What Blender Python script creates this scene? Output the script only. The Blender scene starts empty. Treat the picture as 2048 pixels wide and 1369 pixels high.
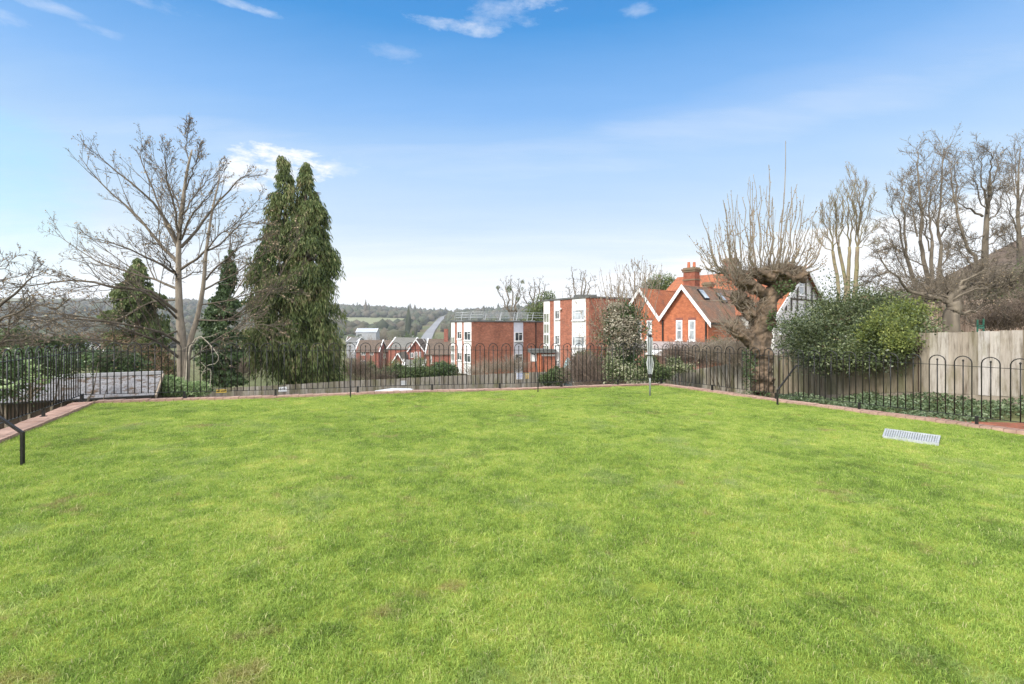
import bpy, bmesh, math, random
import numpy as np
from mathutils import Vector, Matrix, Euler, noise as mnoise
R = math.radians
random.seed(7); rng = np.random.default_rng(7)
scene = bpy.context.scene
COL = scene.collection
CZ, HV = 1.8, 656.0        # eye height, horizon row of the photograph (2048 px wide, focal 1000 px)
def at(u, v, Y): return Vector(((u-1024)/1000*Y, Y, CZ-(v-HV)/1000*Y))
def kx(u): return (u-1024)/1000
def lz(x, y=0): return -0.0122*x + 0.012*math.sin(x*0.9+1)*math.cos(y*0.7)
# ------------------------------------------------------------------ node helpers
def new_mat(name):
    m = bpy.data.materials.new(name); m.use_nodes = True
    nt = m.node_tree; b = nt.nodes['Principled BSDF']
    return m, nt, b
def nd(nt, t, **kw):
    n = nt.nodes.new(t)
    for k, v in kw.items():
        if k in n.inputs.keys(): n.inputs[k].default_value = v
        else: setattr(n, k, v)
    return n
def ramp(nt, fac, stops):
    r = nt.nodes.new('ShaderNodeValToRGB'); e = r.color_ramp.elements
    while len(e) < len(stops): e.new(0.5)
    for el, (p, c) in zip(e, stops): el.position = p; el.color = (*c, 1) if len(c) == 3 else c
    nt.links.new(fac, r.inputs['Fac']); return r.outputs['Color']
def mixc(nt, f, a, b, bt='MIX'):
    m = nt.nodes.new('ShaderNodeMix'); m.data_type = 'RGBA'; m.blend_type = bt
    for s, v in ((0, f), (6, a), (7, b)):
        if hasattr(v, 'links'): nt.links.new(v, m.inputs[s])
        else: m.inputs[s].default_value = v if s == 0 else ((*v, 1) if len(v) == 3 else v)
    return m.outputs[2]
def mth(nt, op, a, b=None, c=None, clamp=False):
    m = nt.nodes.new('ShaderNodeMath'); m.operation = op; m.use_clamp = clamp
    for i, v in enumerate((a, b, c)):
        if v is None: continue
        if hasattr(v, 'links'): nt.links.new(v, m.inputs[i])
        else: m.inputs[i].default_value = v
    return m.outputs[0]
def coord(nt, kind='pos', scale=(1, 1, 1)):
    if kind == 'pos': o = nd(nt, 'ShaderNodeNewGeometry').outputs['Position']
    elif kind == 'uv': o = nd(nt, 'ShaderNodeTexCoord').outputs['UV']
    else: o = nd(nt, 'ShaderNodeTexCoord').outputs['Object']
    mp = nd(nt, 'ShaderNodeMapping'); mp.inputs['Scale'].default_value = scale
    nt.links.new(o, mp.inputs['Vector']); return mp.outputs['Vector']
def noi(nt, vec, scale, detail=4, rough=0.55, out='Fac'):
    n = nd(nt, 'ShaderNodeTexNoise', Scale=scale, Detail=detail, Roughness=rough)
    nt.links.new(vec, n.inputs['Vector']); return n.outputs[out]
def bump(nt, b, h, strength=0.3, dist=0.02):
    bn = nd(nt, 'ShaderNodeBump', Strength=strength, Distance=dist)
    nt.links.new(h, bn.inputs['Height']); nt.links.new(bn.outputs['Normal'], b.inputs['Normal'])
def simple(name, c1, c2=None, scale=3.0, rough=0.7, metal=0.0, bs=0.0, sc=(1, 1, 1), kind='pos', lo=0.35, hi=0.65, spec=0.4, detail=5, bscale=None):
    m, nt, b = new_mat(name)
    b.inputs['Roughness'].default_value = rough; b.inputs['Metallic'].default_value = metal
    b.inputs['Specular IOR Level'].default_value = spec
    if c2 is None: c2 = tuple(x*0.8 for x in c1)
    v = coord(nt, kind, sc); f = noi(nt, v, scale, detail)
    nt.links.new(ramp(nt, f, [(lo, c1), (hi, c2)]), b.inputs['Base Color'])
    if bs: bump(nt, b, noi(nt, v, bscale or scale*4, 4), bs, 0.03)
    return m
def leafmat(name, cols, scale=1.2, rough=0.6, trans=0.25, spec=0.25):
    """leaf colours vary leaf by leaf and clump by clump"""
    m, nt, b = new_mat(name); b.inputs['Roughness'].default_value = rough; b.inputs['Specular IOR Level'].default_value = spec
    g = nd(nt, 'ShaderNodeNewGeometry'); v = coord(nt, 'pos')
    f = mth(nt, 'ADD', mth(nt, 'MULTIPLY', g.outputs['Random Per Island'], 0.55), mth(nt, 'MULTIPLY', mth(nt, 'SUBTRACT', noi(nt, v, scale, 3), 0.25), 0.9), clamp=True)
    n = len(cols)
    c = ramp(nt, f, [(0.12+0.76*i/(n-1), cc) for i, cc in enumerate(cols)])
    nt.links.new(c, b.inputs['Base Color'])
    if trans:
        t = nd(nt, 'ShaderNodeBsdfTranslucent'); nt.links.new(c, t.inputs['Color'])
        mx = nd(nt, 'ShaderNodeMixShader'); mx.inputs[0].default_value = trans
        nt.links.new(b.outputs[0], mx.inputs[1]); nt.links.new(t.outputs[0], mx.inputs[2])
        nt.links.new(mx.outputs[0], nt.nodes['Material Output'].inputs['Surface'])
    return m
def brickmat(name, c1, c2, mortar, bw=0.225, bh=0.075, mort=0.008, big=(0.55, 1.25), stain=0.75):
    m, nt, b = new_mat(name); b.inputs['Roughness'].default_value = 0.85; b.inputs['Specular IOR Level'].default_value = 0.2
    v = coord(nt, 'uv')
    br = nd(nt, 'ShaderNodeTexBrick', Scale=1.0); br.inputs['Brick Width'].default_value = bw; br.inputs['Row Height'].default_value = bh
    br.inputs['Mortar Size'].default_value = mort; br.inputs['Mortar Smooth'].default_value = 0.3
    br.inputs['Color1'].default_value = (*c1, 1); br.inputs['Color2'].default_value = (*c2, 1); br.inputs['Mortar'].default_value = (*mortar, 1)
    nt.links.new(v, br.inputs['Vector'])
    f = noi(nt, v, 0.7, 6, 0.65)
    col = mixc(nt, stain, br.outputs['Color'], ramp(nt, f, [(0.3, (big[0],)*3), (0.7, (big[1],)*3)]), 'MULTIPLY')
    f2 = noi(nt, v, 3.3, 5, 0.7)
    col = mixc(nt, 0.5, col, ramp(nt, f2, [(0.35, (0.62, 0.60, 0.60)), (0.65, (1.25, 1.25, 1.25))]), 'MULTIPLY')
    nt.links.new(col, b.inputs['Base Color'])
    bump(nt, b, mth(nt, 'SUBTRACT', 1.0, br.outputs['Fac']), 0.4, 0.01)
    return m
def tilemat(name, cols, row=0.12, wid=0.18, scale=1.1, moss=None, mossamt=0.5):
    m, nt, b = new_mat(name); b.inputs['Roughness'].default_value = 0.8; b.inputs['Specular IOR Level'].default_value = 0.2
    v = coord(nt, 'uv')
    br = nd(nt, 'ShaderNodeTexBrick', Scale=1.0); br.inputs['Brick Width'].default_value = wid; br.inputs['Row Height'].default_value = row
    br.inputs['Mortar Size'].default_value = 0.012; br.inputs['Color1'].default_value = (1, 1, 1, 1); br.inputs['Color2'].default_value = (0.72, 0.72, 0.74, 1); br.inputs['Mortar'].default_value = (0.45, 0.45, 0.45, 1)
    nt.links.new(v, br.inputs['Vector'])
    f = noi(nt, v, scale, 7, 0.68)
    c = ramp(nt, f, [(0.3+0.4*i/(len(cols)-1), cc) for i, cc in enumerate(cols)])
    c = mixc(nt, 1.0, c, br.outputs['Color'], 'MULTIPLY')
    if moss:
        g = noi(nt, v, 2.3, 8, 0.75)
        mk = ramp(nt, g, [(mossamt, (0, 0, 0)), (mossamt+0.08, (1, 1, 1))])
        mk = nt.nodes.new('ShaderNodeRGBToBW').outputs[0] if False else mk
        c = mixc(nt, mk, c, moss)
    nt.links.new(c, b.inputs['Base Color'])
    bump(nt, b, br.outputs['Fac'], 0.5, -0.02)
    return m
# ------------------------------------------------------------------ mesh helpers
def set_uv(me):
    nl = len(me.loops)
    if nl == 0: return
    uvl = me.uv_layers.new(name='UVMap')
    npoly = len(me.polygons)
    nor = np.empty(npoly*3, 'f'); me.polygons.foreach_get('normal', nor); nor = nor.reshape(-1, 3)
    lt = np.empty(npoly, 'i'); me.polygons.foreach_get('loop_total', lt)
    vi = np.empty(nl, 'i'); me.loops.foreach_get('vertex_index', vi)
    co = np.empty(len(me.vertices)*3, 'f'); me.vertices.foreach_get('co', co); co = co.reshape(-1, 3)
    t = np.stack([-nor[:, 1], nor[:, 0], np.zeros(npoly)], 1); l = np.linalg.norm(t, axis=1)
    t[l < 0.02] = (1, 0, 0); t /= np.linalg.norm(t, axis=1)[:, None]
    bt = np.cross(nor, t)
    T = np.repeat(t, lt, 0); B = np.repeat(bt, lt, 0); p = co[vi]
    uv = np.stack([(p*T).sum(1), (p*B).sum(1)], 1).astype('f')
    uvl.data.foreach_set('uv', uv.ravel())
def link(name, me, mat=None, parent=None, smooth=False, loc=None):
    if mat is not None: me.materials.append(mat)
    if smooth: me.polygons.foreach_set('use_smooth', [True]*len(me.polygons))
    o = bpy.data.objects.new(name, me); COL.objects.link(o)
    if parent is not None: o.parent = parent
    return o
def wloc(p):
    v = Vector((0, 0, 0))
    while p is not None: v += p.location; p = p.parent
    return v
class MB:
    """collects solids in world coordinates and links them as one mesh"""
    def __init__(s): s.v = []; s.f = []
    def add(s, vs, fs):
        n = len(s.v); s.v += [tuple(x) for x in vs]; s.f += [tuple(i+n for i in f) for f in fs]
    def hexa(s, p):    # 8 corner points, bottom 4 ccw, top 4 ccw
        s.add(p, [(3, 2, 1, 0), (4, 5, 6, 7), (0, 1, 5, 4), (1, 2, 6, 5), (2, 3, 7, 6), (3, 0, 4, 7)])
    def fbox(s, O, d, n, a0, a1, b0, b1, z0, z1):   # box in a frame: a along d, b along n
        O = Vector((O[0], O[1], 0)); d = Vector((d[0], d[1], 0)); n = Vector((n[0], n[1], 0))
        q = [O+d*a+n*b for a, b in ((a0, b0), (a1, b0), (a1, b1), (a0, b1))]
        if d.cross(n).z < 0: q = q[::-1]
        s.hexa([(p.x, p.y, z0) for p in q]+[(p.x, p.y, z1) for p in q])
    def box(s, c, sz, rz=0):
        d = (math.cos(rz), math.sin(rz)); n = (-d[1], d[0])
        s.fbox((c[0], c[1]), d, n, -sz[0]/2, sz[0]/2, -sz[1]/2, sz[1]/2, c[2]-sz[2]/2, c[2]+sz[2]/2)
    def beam(s, p, q, w, h=None):     # rectangular bar between two points
        p = Vector(p); q = Vector(q); h = h or w; t = (q-p).normalized()
        up = Vector((0, 0, 1)) if abs(t.z) < 0.95 else Vector((0, 1, 0))
        a = t.cross(up).normalized()*w/2; b = a.cross(t).normalized()*h/2
        s.hexa([p-a-b, p+a-b, q+a-b, q-a-b, p-a+b, p+a+b, q+a+b, q-a+b])
    def tube(s, pts, rad, n=8, cap=True):
        pts = [Vector(p) for p in pts]; rad = rad if hasattr(rad, '__len__') else [rad]*len(pts)
        base = len(s.v); K = len(pts); prev = None
        for i, p in enumerate(pts):
            t = (pts[min(i+1, K-1)]-pts[max(i-1, 0)]).normalized()
            if prev is None:
                a = t.cross(Vector((0, 0, 1)) if abs(t.z) < 0.9 else Vector((1, 0, 0))).normalized()
            else: a = (prev-t*prev.dot(t)).normalized()
            prev = a; b = t.cross(a)
            for k in range(n):
                an = 2*math.pi*k/n
                s.v.append(tuple(p+(a*math.cos(an)+b*math.sin(an))*rad[i]))
        for i in range(K-1):
            for k in range(n):
                s.f.append((base+i*n+k, base+i*n+(k+1) % n, base+(i+1)*n+(k+1) % n, base+(i+1)*n+k))
        if cap:
            s.f.append(tuple(base+k for k in range(n))[::-1]); s.f.append(tuple(base+(K-1)*n+k for k in range(n)))
    def ball(s, c, r, n=10, sc=(1, 1, 1), noise=0, seed=0):
        bm = bmesh.new(); bmesh.ops.create_icosphere(bm, subdivisions=2 if n < 12 else 3, radius=1)
        vs = []
        for v in bm.verts:
            k = 1+noise*mnoise.noise(v.co*1.7+Vector((seed*3.1, 0, seed)))
            vs.append((c[0]+v.co.x*r*sc[0]*k, c[1]+v.co.y*r*sc[1]*k, c[2]+v.co.z*r*sc[2]*k))
        s.add(vs, [[v.index for v in f.verts] for f in bm.faces]); bm.free()
    def build(s, name, mat, parent=None, smooth=False, uv=True):
        L = wloc(parent)
        me = bpy.data.meshes.new(name)
        me.from_pydata([(x-L.x, y-L.y, z-L.z) for x, y, z in s.v], [], s.f); me.update()
        if uv: set_uv(me)
        return link(name, me, mat, parent, smooth)
def npmesh(name, V, F, mat, parent=None, smooth=False):
    """V (n,3) world coordinates, F (m,4) or (m,3)"""
    L = wloc(parent); V = np.asarray(V, 'f')-np.array(L, 'f'); F = np.asarray(F, 'i')
    me = bpy.data.meshes.new(name); k = F.shape[1]
    me.vertices.add(len(V)); me.vertices.foreach_set('co', V.ravel())
    me.loops.add(F.size); me.loops.foreach_set('vertex_index', F.ravel())
    me.polygons.add(len(F)); me.polygons.foreach_set('loop_start', np.arange(0, F.size, k, dtype='i'))
    try: me.polygons.foreach_set('loop_total', np.full(len(F), k, 'i'))
    except Exception: pass
    me.update(calc_edges=True)
    return link(name, me, mat, parent, smooth)
def tag(o, label, cat, group=None):
    o['label'] = label; o['category'] = cat
    if group: o['group'] = group
    return o
def struct(o, kind='structure'):
    o['kind'] = kind; return o
def thing(name, label, cat, loc, group=None):
    o = bpy.data.objects.new(name, None); COL.objects.link(o); o.location = loc; o.empty_display_size = 0.2
    return tag(o, label, cat, group)
# --- many tubes at once
def tubes_np(paths, radii, sides=4):
    VV, FF, off = [], [], 0
    groups = {}
    for p, r in zip(paths, radii): groups.setdefault(len(p), []).append((p, r))
    for k, lst in groups.items():
        P = np.array([[tuple(q) for q in p] for p, r in lst], 'f'); Rr = np.array([r for p, r in lst], 'f')
        n = len(lst)
        T = np.empty_like(P); T[:, 1:-1] = P[:, 2:]-P[:, :-2]; T[:, 0] = P[:, 1]-P[:, 0]; T[:, -1] = P[:, -1]-P[:, -2]
        T /= np.linalg.norm(T, axis=2)[:, :, None]+1e-9
        ref = np.where(np.abs(T[:, :1, 2:3]) < 0.8, np.array([[[0, 0, 1.]]]), np.array([[[1., 0, 0]]]))
        ref = np.repeat(ref, k, 1)
        A = np.cross(T, ref); A /= np.linalg.norm(A, axis=2)[:, :, None]+1e-9; B = np.cross(T, A)
        an = 2*np.pi*np.arange(sides)/sides
        V = P[:, :, None, :]+(A[:, :, None, :]*np.cos(an)[None, None, :, None]+B[:, :, None, :]*np.sin(an)[None, None, :, None])*Rr[:, :, None, None]
        VV.append(V.reshape(-1, 3))
        i = np.arange(n)[:, None, None]*k*sides+np.arange(k-1)[None, :, None]*sides; s0 = np.arange(sides)[None, None, :]; s1 = (s0+1) % sides
        F = np.stack([i+s0, i+s1, i+sides+s1, i+sides+s0], -1).reshape(-1, 4)+off
        FF.append(F); off += n*k*sides
    return np.concatenate(VV), np.concatenate(FF)
def leaves_np(C, D, L, W, seed=0):
    """one rhombus per leaf: C base points, D directions, L lengths, W widths"""
    r = np.random.default_rng(seed); n = len(C); C = np.asarray(C, 'f'); D = np.asarray(D, 'f')
    D = D/(np.linalg.norm(D, axis=1)[:, None]+1e-9)
    q = r.normal(size=(n, 3)); S = np.cross(D, q); S /= np.linalg.norm(S, axis=1)[:, None]+1e-9
    N = np.cross(D, S)
    L = np.broadcast_to(L, (n,))[:, None]; W = np.broadcast_to(W, (n,))[:, None]
    mid = C+D*L*0.45+N*L*0.08
    V = np.stack([C, mid+S*W/2, C+D*L, mid-S*W/2], 1).reshape(-1, 3)
    return V, np.arange(n*4).reshape(-1, 4)
def rand_dirs(n, r): 
    d = r.normal(size=(n, 3)); return d/np.linalg.norm(d, axis=1)[:, None]
# ------------------------------------------------------------------ branching
def bez(pts, k):
    """Catmull-Rom resample of a hand-set limb"""
    pts = [Vector(p) for p in pts]
    if len(pts) == 2: return [pts[0].lerp(pts[1], i/(k-1)) for i in range(k)]
    ext = [pts[0]*2-pts[1]]+pts+[pts[-1]*2-pts[-2]]; out = []; n = len(pts)-1
    for i in range(k):
        t = i/(k-1)*n; j = min(int(t), n-1); f = t-j
        a, b, c, d = ext[j:j+4]
        out.append(0.5*((2*b)+(c-a)*f+(2*a-5*b+4*c-d)*f*f+(3*b-a-3*c+d)*f**3))
    return out
def randperp(t, rnd):
    while True:
        q = Vector((rnd.gauss(0, 1), rnd.gauss(0, 1), rnd.gauss(0, 1))); q = q-t*q.dot(t)
        if q.length > 0.1: return q.normalized()
def shoot(start, d, length, k, rnd, wob=0.12, up=0.05):
    p = Vector(start); d = Vector(d).normalized(); out = [p.copy()]; st = length/(k-1)
    for i in range(k-1):
        d = (d+Vector((rnd.gauss(0, wob), rnd.gauss(0, wob), rnd.gauss(0, wob)+up))).normalized()
        p = p+d*st; out.append(p.copy())
    return out
def ramify(path, rad, lv, cfg, out, rnd):
    out.setdefault(lv, []).append((path, rad))
    if lv >= cfg['max']: return
    L = sum((path[i+1]-path[i]).length for i in range(len(path)-1)); K = len(path)
    n = max(2, int(cfg['n'][lv]*(L if cfg.get('perm') else 1)*rnd.uniform(0.8, 1.2)))
    for j in range(n):
        t = cfg.get('t0', 0.2)+(0.99-cfg.get('t0', 0.2))*((j+rnd.random())/n)
        x = t*(K-1); i = min(int(x), K-2); f = x-i
        p = path[i].lerp(path[i+1], f); tan = (path[i+1]-path[i]).normalized()
        r = rad[i]*(1-f)+rad[i+1]*f
        a = R(rnd.uniform(*cfg['ang'])); d = tan*math.cos(a)+randperp(tan, rnd)*math.sin(a)
        if cfg.get('flat'): d.y *= cfg['flat']
        l = L*cfg['ratio'][lv]*(1.15-0.75*t)*rnd.uniform(0.6, 1.25)
        l = max(l, cfg.get('minl', 0.2))
        k = cfg['k'][lv]
        q = shoot(p, d, l, k, rnd, cfg['wob'], cfg['up'])
        r1 = max(cfg['rmin'], min(r*0.62, l*cfg.get('rl', 0.0095)))
        rr = [r1*(1-0.75*m/(k-1))+cfg['rmin']*0.3 for m in range(k)]
        ramify(q, rr, lv+1, cfg, out, rnd)
def tree_parts(root, trunkpaths, limbs, cfg, bark, seed, tipleaf=None, sides=(10, 7, 5, 4, 3), tipn=1, crownmat=None):
    """trunk = trunkpaths [(pts, r0, r1)], limbs likewise; each limb ramifies"""
    rnd = random.Random(seed); out = {}
    mb = MB()
    for pts, r0, r1 in trunkpaths:
        p = bez(pts, 14); mb.tube([q+Vector((rnd.gauss(0, 1), rnd.gauss(0, 1), 0))*r0*0.06 for q in p], [r0+(r1-r0)*(i/13)**0.8 for i in range(14)], 12)
    mb.build('trunk', bark, root, smooth=True)
    for pts, r0, r1 in limbs:
        p = bez(pts, 11)
        p = [q+Vector((rnd.gauss(0, 1), rnd.gauss(0, 1), rnd.gauss(0, 1)))*cfg.get('lj', 0.03) if 0 < i < 10 else q for i, q in enumerate(p)]
        ramify(p, [r0+(r1-r0)*i/10 for i in range(11)], 0, cfg, out, rnd)
    Vs, Fs, off = [], [], 0
    for lv, lst in out.items():
        V, F = tubes_np([a for a, b in lst], [b for a, b in lst], sides[min(lv+1, 4)])
        Vs.append(V); Fs.append(F+off); off += len(V)
    npmesh('crown', np.concatenate(Vs), np.concatenate(Fs), crownmat or bark, root, smooth=True)
    if tipleaf:
        mat, L, W, frac = tipleaf
        C, D = [], []
        for p, r in out[max(out)]:
            if rnd.random() < frac:
                for _ in range(tipn):
                    j = rnd.randrange(1, len(p)); C.append(tuple(p[j])); D.append((rnd.gauss(0, 1), rnd.gauss(0, 1), rnd.gauss(0, 1)))
        V, F = leaves_np(C, D, L, W, seed); npmesh('bud', V, F, mat, root)['kind'] = 'stuff'
    return out
# ================================================================== camera, light, sky
cam = bpy.data.cameras.new('camera'); camo = bpy.data.objects.new('camera', cam); COL.objects.link(camo)
cam.sensor_width = 36; cam.lens = 36*1000/2048; cam.shift_y = -28.5/2048; cam.clip_end = 9000; cam.clip_start = 0.05
camo.location = (0, 0, CZ); camo.rotation_euler = (R(90), 0, 0); scene.camera = camo
SUN_EL, SUN_AZ = 38.0, -128.0      # azimuth from +Y towards +X
sun = bpy.data.lights.new('sun', 'SUN'); suno = bpy.data.objects.new('sun', sun); COL.objects.link(suno)
sun.energy = 3.3; sun.angle = R(10); sun.color = (1.0, 0.955, 0.88)
sd = Vector((math.sin(R(SUN_AZ))*math.cos(R(SUN_EL)), math.cos(R(SUN_AZ))*math.cos(R(SUN_EL)), math.sin(R(SUN_EL))))
suno.rotation_euler = sd.to_track_quat('Z', 'Y').to_euler(); suno.location = (0, 0, 60)
scene.cycles.use_adaptive_sampling = False; scene.cycles.use_denoising = True; scene.cycles.denoiser = 'OPENIMAGEDENOISE'; scene.cycles.denoising_prefilter = 'NONE'; scene.cycles.denoising_input_passes = 'RGB_ALBEDO_NORMAL'
scene.view_settings.view_transform = 'Standard'; scene.view_settings.look = 'None'
scene.view_settings.exposure = 0.25; scene.view_settings.gamma = 1.0
W = bpy.data.worlds.new('World'); scene.world = W; W.use_nodes = True
nt = W.node_tree; bg = nt.nodes['Background']
sky = nd(nt, 'ShaderNodeTexSky'); sky.sky_type = 'NISHITA'; sky.sun_disc = False
sky.sun_elevation = R(SUN_EL); sky.sun_rotation = R(SUN_AZ); sky.air_density = 1.0; sky.dust_density = 1.5; sky.ozone_density = 2.0
tc = nd(nt, 'ShaderNodeTexCoord'); sx = nd(nt, 'ShaderNodeSeparateXYZ'); nt.links.new(tc.outputs['Generated'], sx.inputs[0])
X, Y, Z = sx.outputs
el = mth(nt, 'MULTIPLY', mth(nt, 'ARCSINE', Z), 180/math.pi)
az = mth(nt, 'MULTIPLY', mth(nt, 'ARCTAN2', X, Y), 180/math.pi)
# cloud-plane coordinates for streaks
zz = mth(nt, 'MAXIMUM', mth(nt, 'ADD', Z, 0.12), 0.05)
cv = nd(nt, 'ShaderNodeCombineXYZ'); nt.links.new(mth(nt, 'DIVIDE', X, zz), cv.inputs[0]); nt.links.new(mth(nt, 'DIVIDE', Y, zz), cv.inputs[1])
mp = nd(nt, 'ShaderNodeMapping'); mp.inputs['Scale'].default_value = (0.45, 1.7, 1); mp.inputs['Rotation'].default_value = (0, 0, R(14)); nt.links.new(cv.outputs[0], mp.inputs[0])
streak = noi(nt, mp.outputs[0], 1.3, 8, 0.62)
cv2 = nd(nt, 'ShaderNodeCombineXYZ'); nt.links.new(mth(nt, 'MULTIPLY', az, 0.16), cv2.inputs[0]); nt.links.new(mth(nt, 'MULTIPLY', el, 0.42), cv2.inputs[1])
mp2 = nd(nt, 'ShaderNodeMapping'); mp2.inputs['Rotation'].default_value = (0, 0, R(8)); nt.links.new(cv2.outputs[0], mp2.inputs[0])
puff = noi(nt, mp2.outputs[0], 1.5, 9, 0.66)
elw = mth(nt, 'ADD', el, mth(nt, 'MULTIPLY', mth(nt, 'SUBTRACT', streak, 0.5), 5.0))
g = ramp(nt, mth(nt, 'DIVIDE', elw, 40.0, clamp=True), [(0.0, (0.99, 0.99, 1.0)), (0.10, (0.90, 0.95, 0.995)), (0.24, (0.68, 0.83, 0.975)), (0.42, (0.46, 0.68, 0.97)), (0.58, (0.24, 0.50, 0.92)), (0.78, (0.06, 0.315, 0.75)), (1.0, (0.03, 0.22, 0.62))])
g = mixc(nt, 0.94, mixc(nt, 1.0, sky.outputs[0], (0.10, 0.10, 0.10), 'MULTIPLY'), g)
def blob(a0, e0, sa, se, amp, soft=0.5, src=puff, tilt=0.0):
    da = mth(nt, 'DIVIDE', mth(nt, 'SUBTRACT', az, a0), sa)
    de0 = mth(nt, 'SUBTRACT', el, e0)
    if tilt: de0 = mth(nt, 'SUBTRACT', de0, mth(nt, 'MULTIPLY', mth(nt, 'SUBTRACT', az, a0), tilt))
    de = mth(nt, 'DIVIDE', de0, se)
    r2 = mth(nt, 'ADD', mth(nt, 'MULTIPLY', da, da), mth(nt, 'MULTIPLY', de, de))
    v = mth(nt, 'SUBTRACT', 1.0, r2); v = mth(nt, 'ADD', v, mth(nt, 'MULTIPLY', mth(nt, 'SUBTRACT', src, 0.5), 6.5))
    return mth(nt, 'MULTIPLY', mth(nt, 'MULTIPLY', v, soft, clamp=True), amp)
def ae(u, v):
    d = Vector((kx(u), 1, -(v-HV)/1000)).normalized(); return math.degrees(math.atan2(d.x, d.y)), math.degrees(math.asin(d.z))
mask = None
for (u, v, su, sv, amp, soft, tilt) in [(545, 335, 100, 44, 1.0, 0.8, 0), (490, 350, 75, 46, 0.95, 0.75, 0), (600, 325, 60, 32, 1.0, 0.8, 0), (660, 330, 60, 20, 0.5, 0.4, 0), (640, 325, 70, 16, 0.5, 0.6, 0), (925, 56, 105, 16, 0.75, 0.32, -0.05), (1000, 26, 70, 40, 0.5, 0.28, 0), (1075, 5, 60, 22, 0.8, 0.35, 0), (785, 108, 50, 24, 0.3, 0.3, 0),
        (15, 42, 60, 18, 0.5, 0.3, 0), (100, 14, 110, 14, 0.4, 0.3, 0), (200, 62, 50, 12, 0.4, 0.3, 0), (1280, 20, 40, 16, 0.25, 0.5, 0), (300, 5, 120, 14, 0.25, 0.5, 0), (450, 2, 120, 10, 0.4, 0.5, 0)]:
    a0, e0 = ae(u, v); a1, e1 = ae(u+su, v); a2, e2 = ae(u, v-sv)
    b_ = blob(a0, e0, abs(a1-a0), abs(e2-e0), amp, soft, tilt=tilt)
    mask = b_ if mask is None else mth(nt, 'MAXIMUM', mask, b_)
# pale bank rising to the right, upper edge from low centre to right edge
a0, e0 = ae(1000, 590); a1, e1 = ae(2048, 345); sl = (e1-e0)/(a1-a0)
edge = mth(nt, 'SUBTRACT', mth(nt, 'ADD', e0, mth(nt, 'MULTIPLY', mth(nt, 'SUBTRACT', az, a0), sl)), el)
edge = mth(nt, 'ADD', edge, mth(nt, 'MULTIPLY', mth(nt, 'SUBTRACT', streak, 0.5), 6.0))
bank = mth(nt, 'MULTIPLY', mth(nt, 'MULTIPLY', edge, 0.9, clamp=True), mth(nt, 'SUBTRACT', 1.0, mth(nt, 'DIVIDE', edge, 16.0), clamp=True))
bank = mth(nt, 'MULTIPLY', bank, mth(nt, 'MULTIPLY', mth(nt, 'ADD', az, 4.0), 0.1, clamp=True))
mask = mth(nt, 'MAXIMUM', mask, mth(nt, 'MULTIPLY', bank, 0.95))
# long thin veil
a0, e0 = ae(1200, 300); vb = blob(a0, e0, 46, 2.6, 0.34, 0.45, src=streak, tilt=0.05)
mask = mth(nt, 'MAXIMUM', mask, vb)
vb2 = blob(ae(1700, 170)[0], ae(1700, 170)[1], 30, 4, 0.13, 0.5, src=streak, tilt=0.1)
mask = mth(nt, 'MAXIMUM', mask, vb2)
a0, e0 = ae(-40, 420); cy = blob(a0, e0, 8, 9.5, 0.5, 0.7, src=mth(nt, 'ADD', mth(nt, 'MULTIPLY', puff, 0.2), 0.4))
g = mixc(nt, cy, g, (0.25, 0.84, 1.0))
g = mixc(nt, mask, g, (1.04, 1.045, 1.06))
lowb = mth(nt, 'MULTIPLY', mth(nt, 'POWER', mth(nt, 'SUBTRACT', 1.0, mth(nt, 'DIVIDE', elw, 12.0), clamp=True), 1.4), 0.85)
g = mixc(nt, lowb, g, (1.2, 1.2, 1.2))
# bright glow added to the unseen sky overhead and behind, as soft fill light
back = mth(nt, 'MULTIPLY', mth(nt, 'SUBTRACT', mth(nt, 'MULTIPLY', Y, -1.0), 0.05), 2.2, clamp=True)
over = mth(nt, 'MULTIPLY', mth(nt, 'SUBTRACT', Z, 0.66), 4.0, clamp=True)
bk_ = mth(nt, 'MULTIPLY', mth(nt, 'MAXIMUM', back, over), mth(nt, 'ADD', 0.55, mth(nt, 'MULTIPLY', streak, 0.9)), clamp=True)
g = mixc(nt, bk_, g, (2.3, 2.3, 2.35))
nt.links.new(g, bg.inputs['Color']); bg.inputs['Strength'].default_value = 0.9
# ================================================================== materials
M = {}
M['coping'] = brickmat('coping_brick', (0.42, 0.28, 0.22), (0.28, 0.17, 0.13), (0.2, 0.16, 0.13), bw=5, bh=5, mort=0.0, big=(0.6, 1.3), stain=0.8)
M['redbrick'] = brickmat('flat_brick', (0.48, 0.17, 0.10), (0.31, 0.11, 0.07), (0.30, 0.2, 0.15))
M['orangebrick'] = brickmat('house_brick', (0.54, 0.175, 0.08), (0.40, 0.12, 0.06), (0.42, 0.2, 0.12), stain=0.4)
M['farbrick'] = brickmat('terrace_brick', (0.30, 0.11, 0.08), (0.23, 0.085, 0.065), (0.3, 0.14, 0.1), stain=0.4)
M['pinkbrick'] = brickmat('lower_brick', (0.40, 0.20, 0.15), (0.33, 0.15, 0.11), (0.36, 0.27, 0.22))
M['black'] = simple('black_paint', (0.008, 0.008, 0.008), (0.02, 0.018, 0.015), 6, 0.45, 0.0, spec=0.4)
M['white'] = simple('white_paint', (0.80, 0.80, 0.79), (0.72, 0.72, 0.71), 1.5, 0.55)
M['dirtywhite'] = simple('weathered_white', (0.74, 0.74, 0.73), (0.55, 0.55, 0.52), 2, 0.6)
M['greywhite'] = simple('grey_panel', (0.60, 0.61, 0.68), (0.52, 0.53, 0.6), 2, 0.6)
M['shedgrey'] = simple('grey_cladding', (0.34, 0.35, 0.37), (0.27, 0.28, 0.3), 0.3, 0.7)
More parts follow.
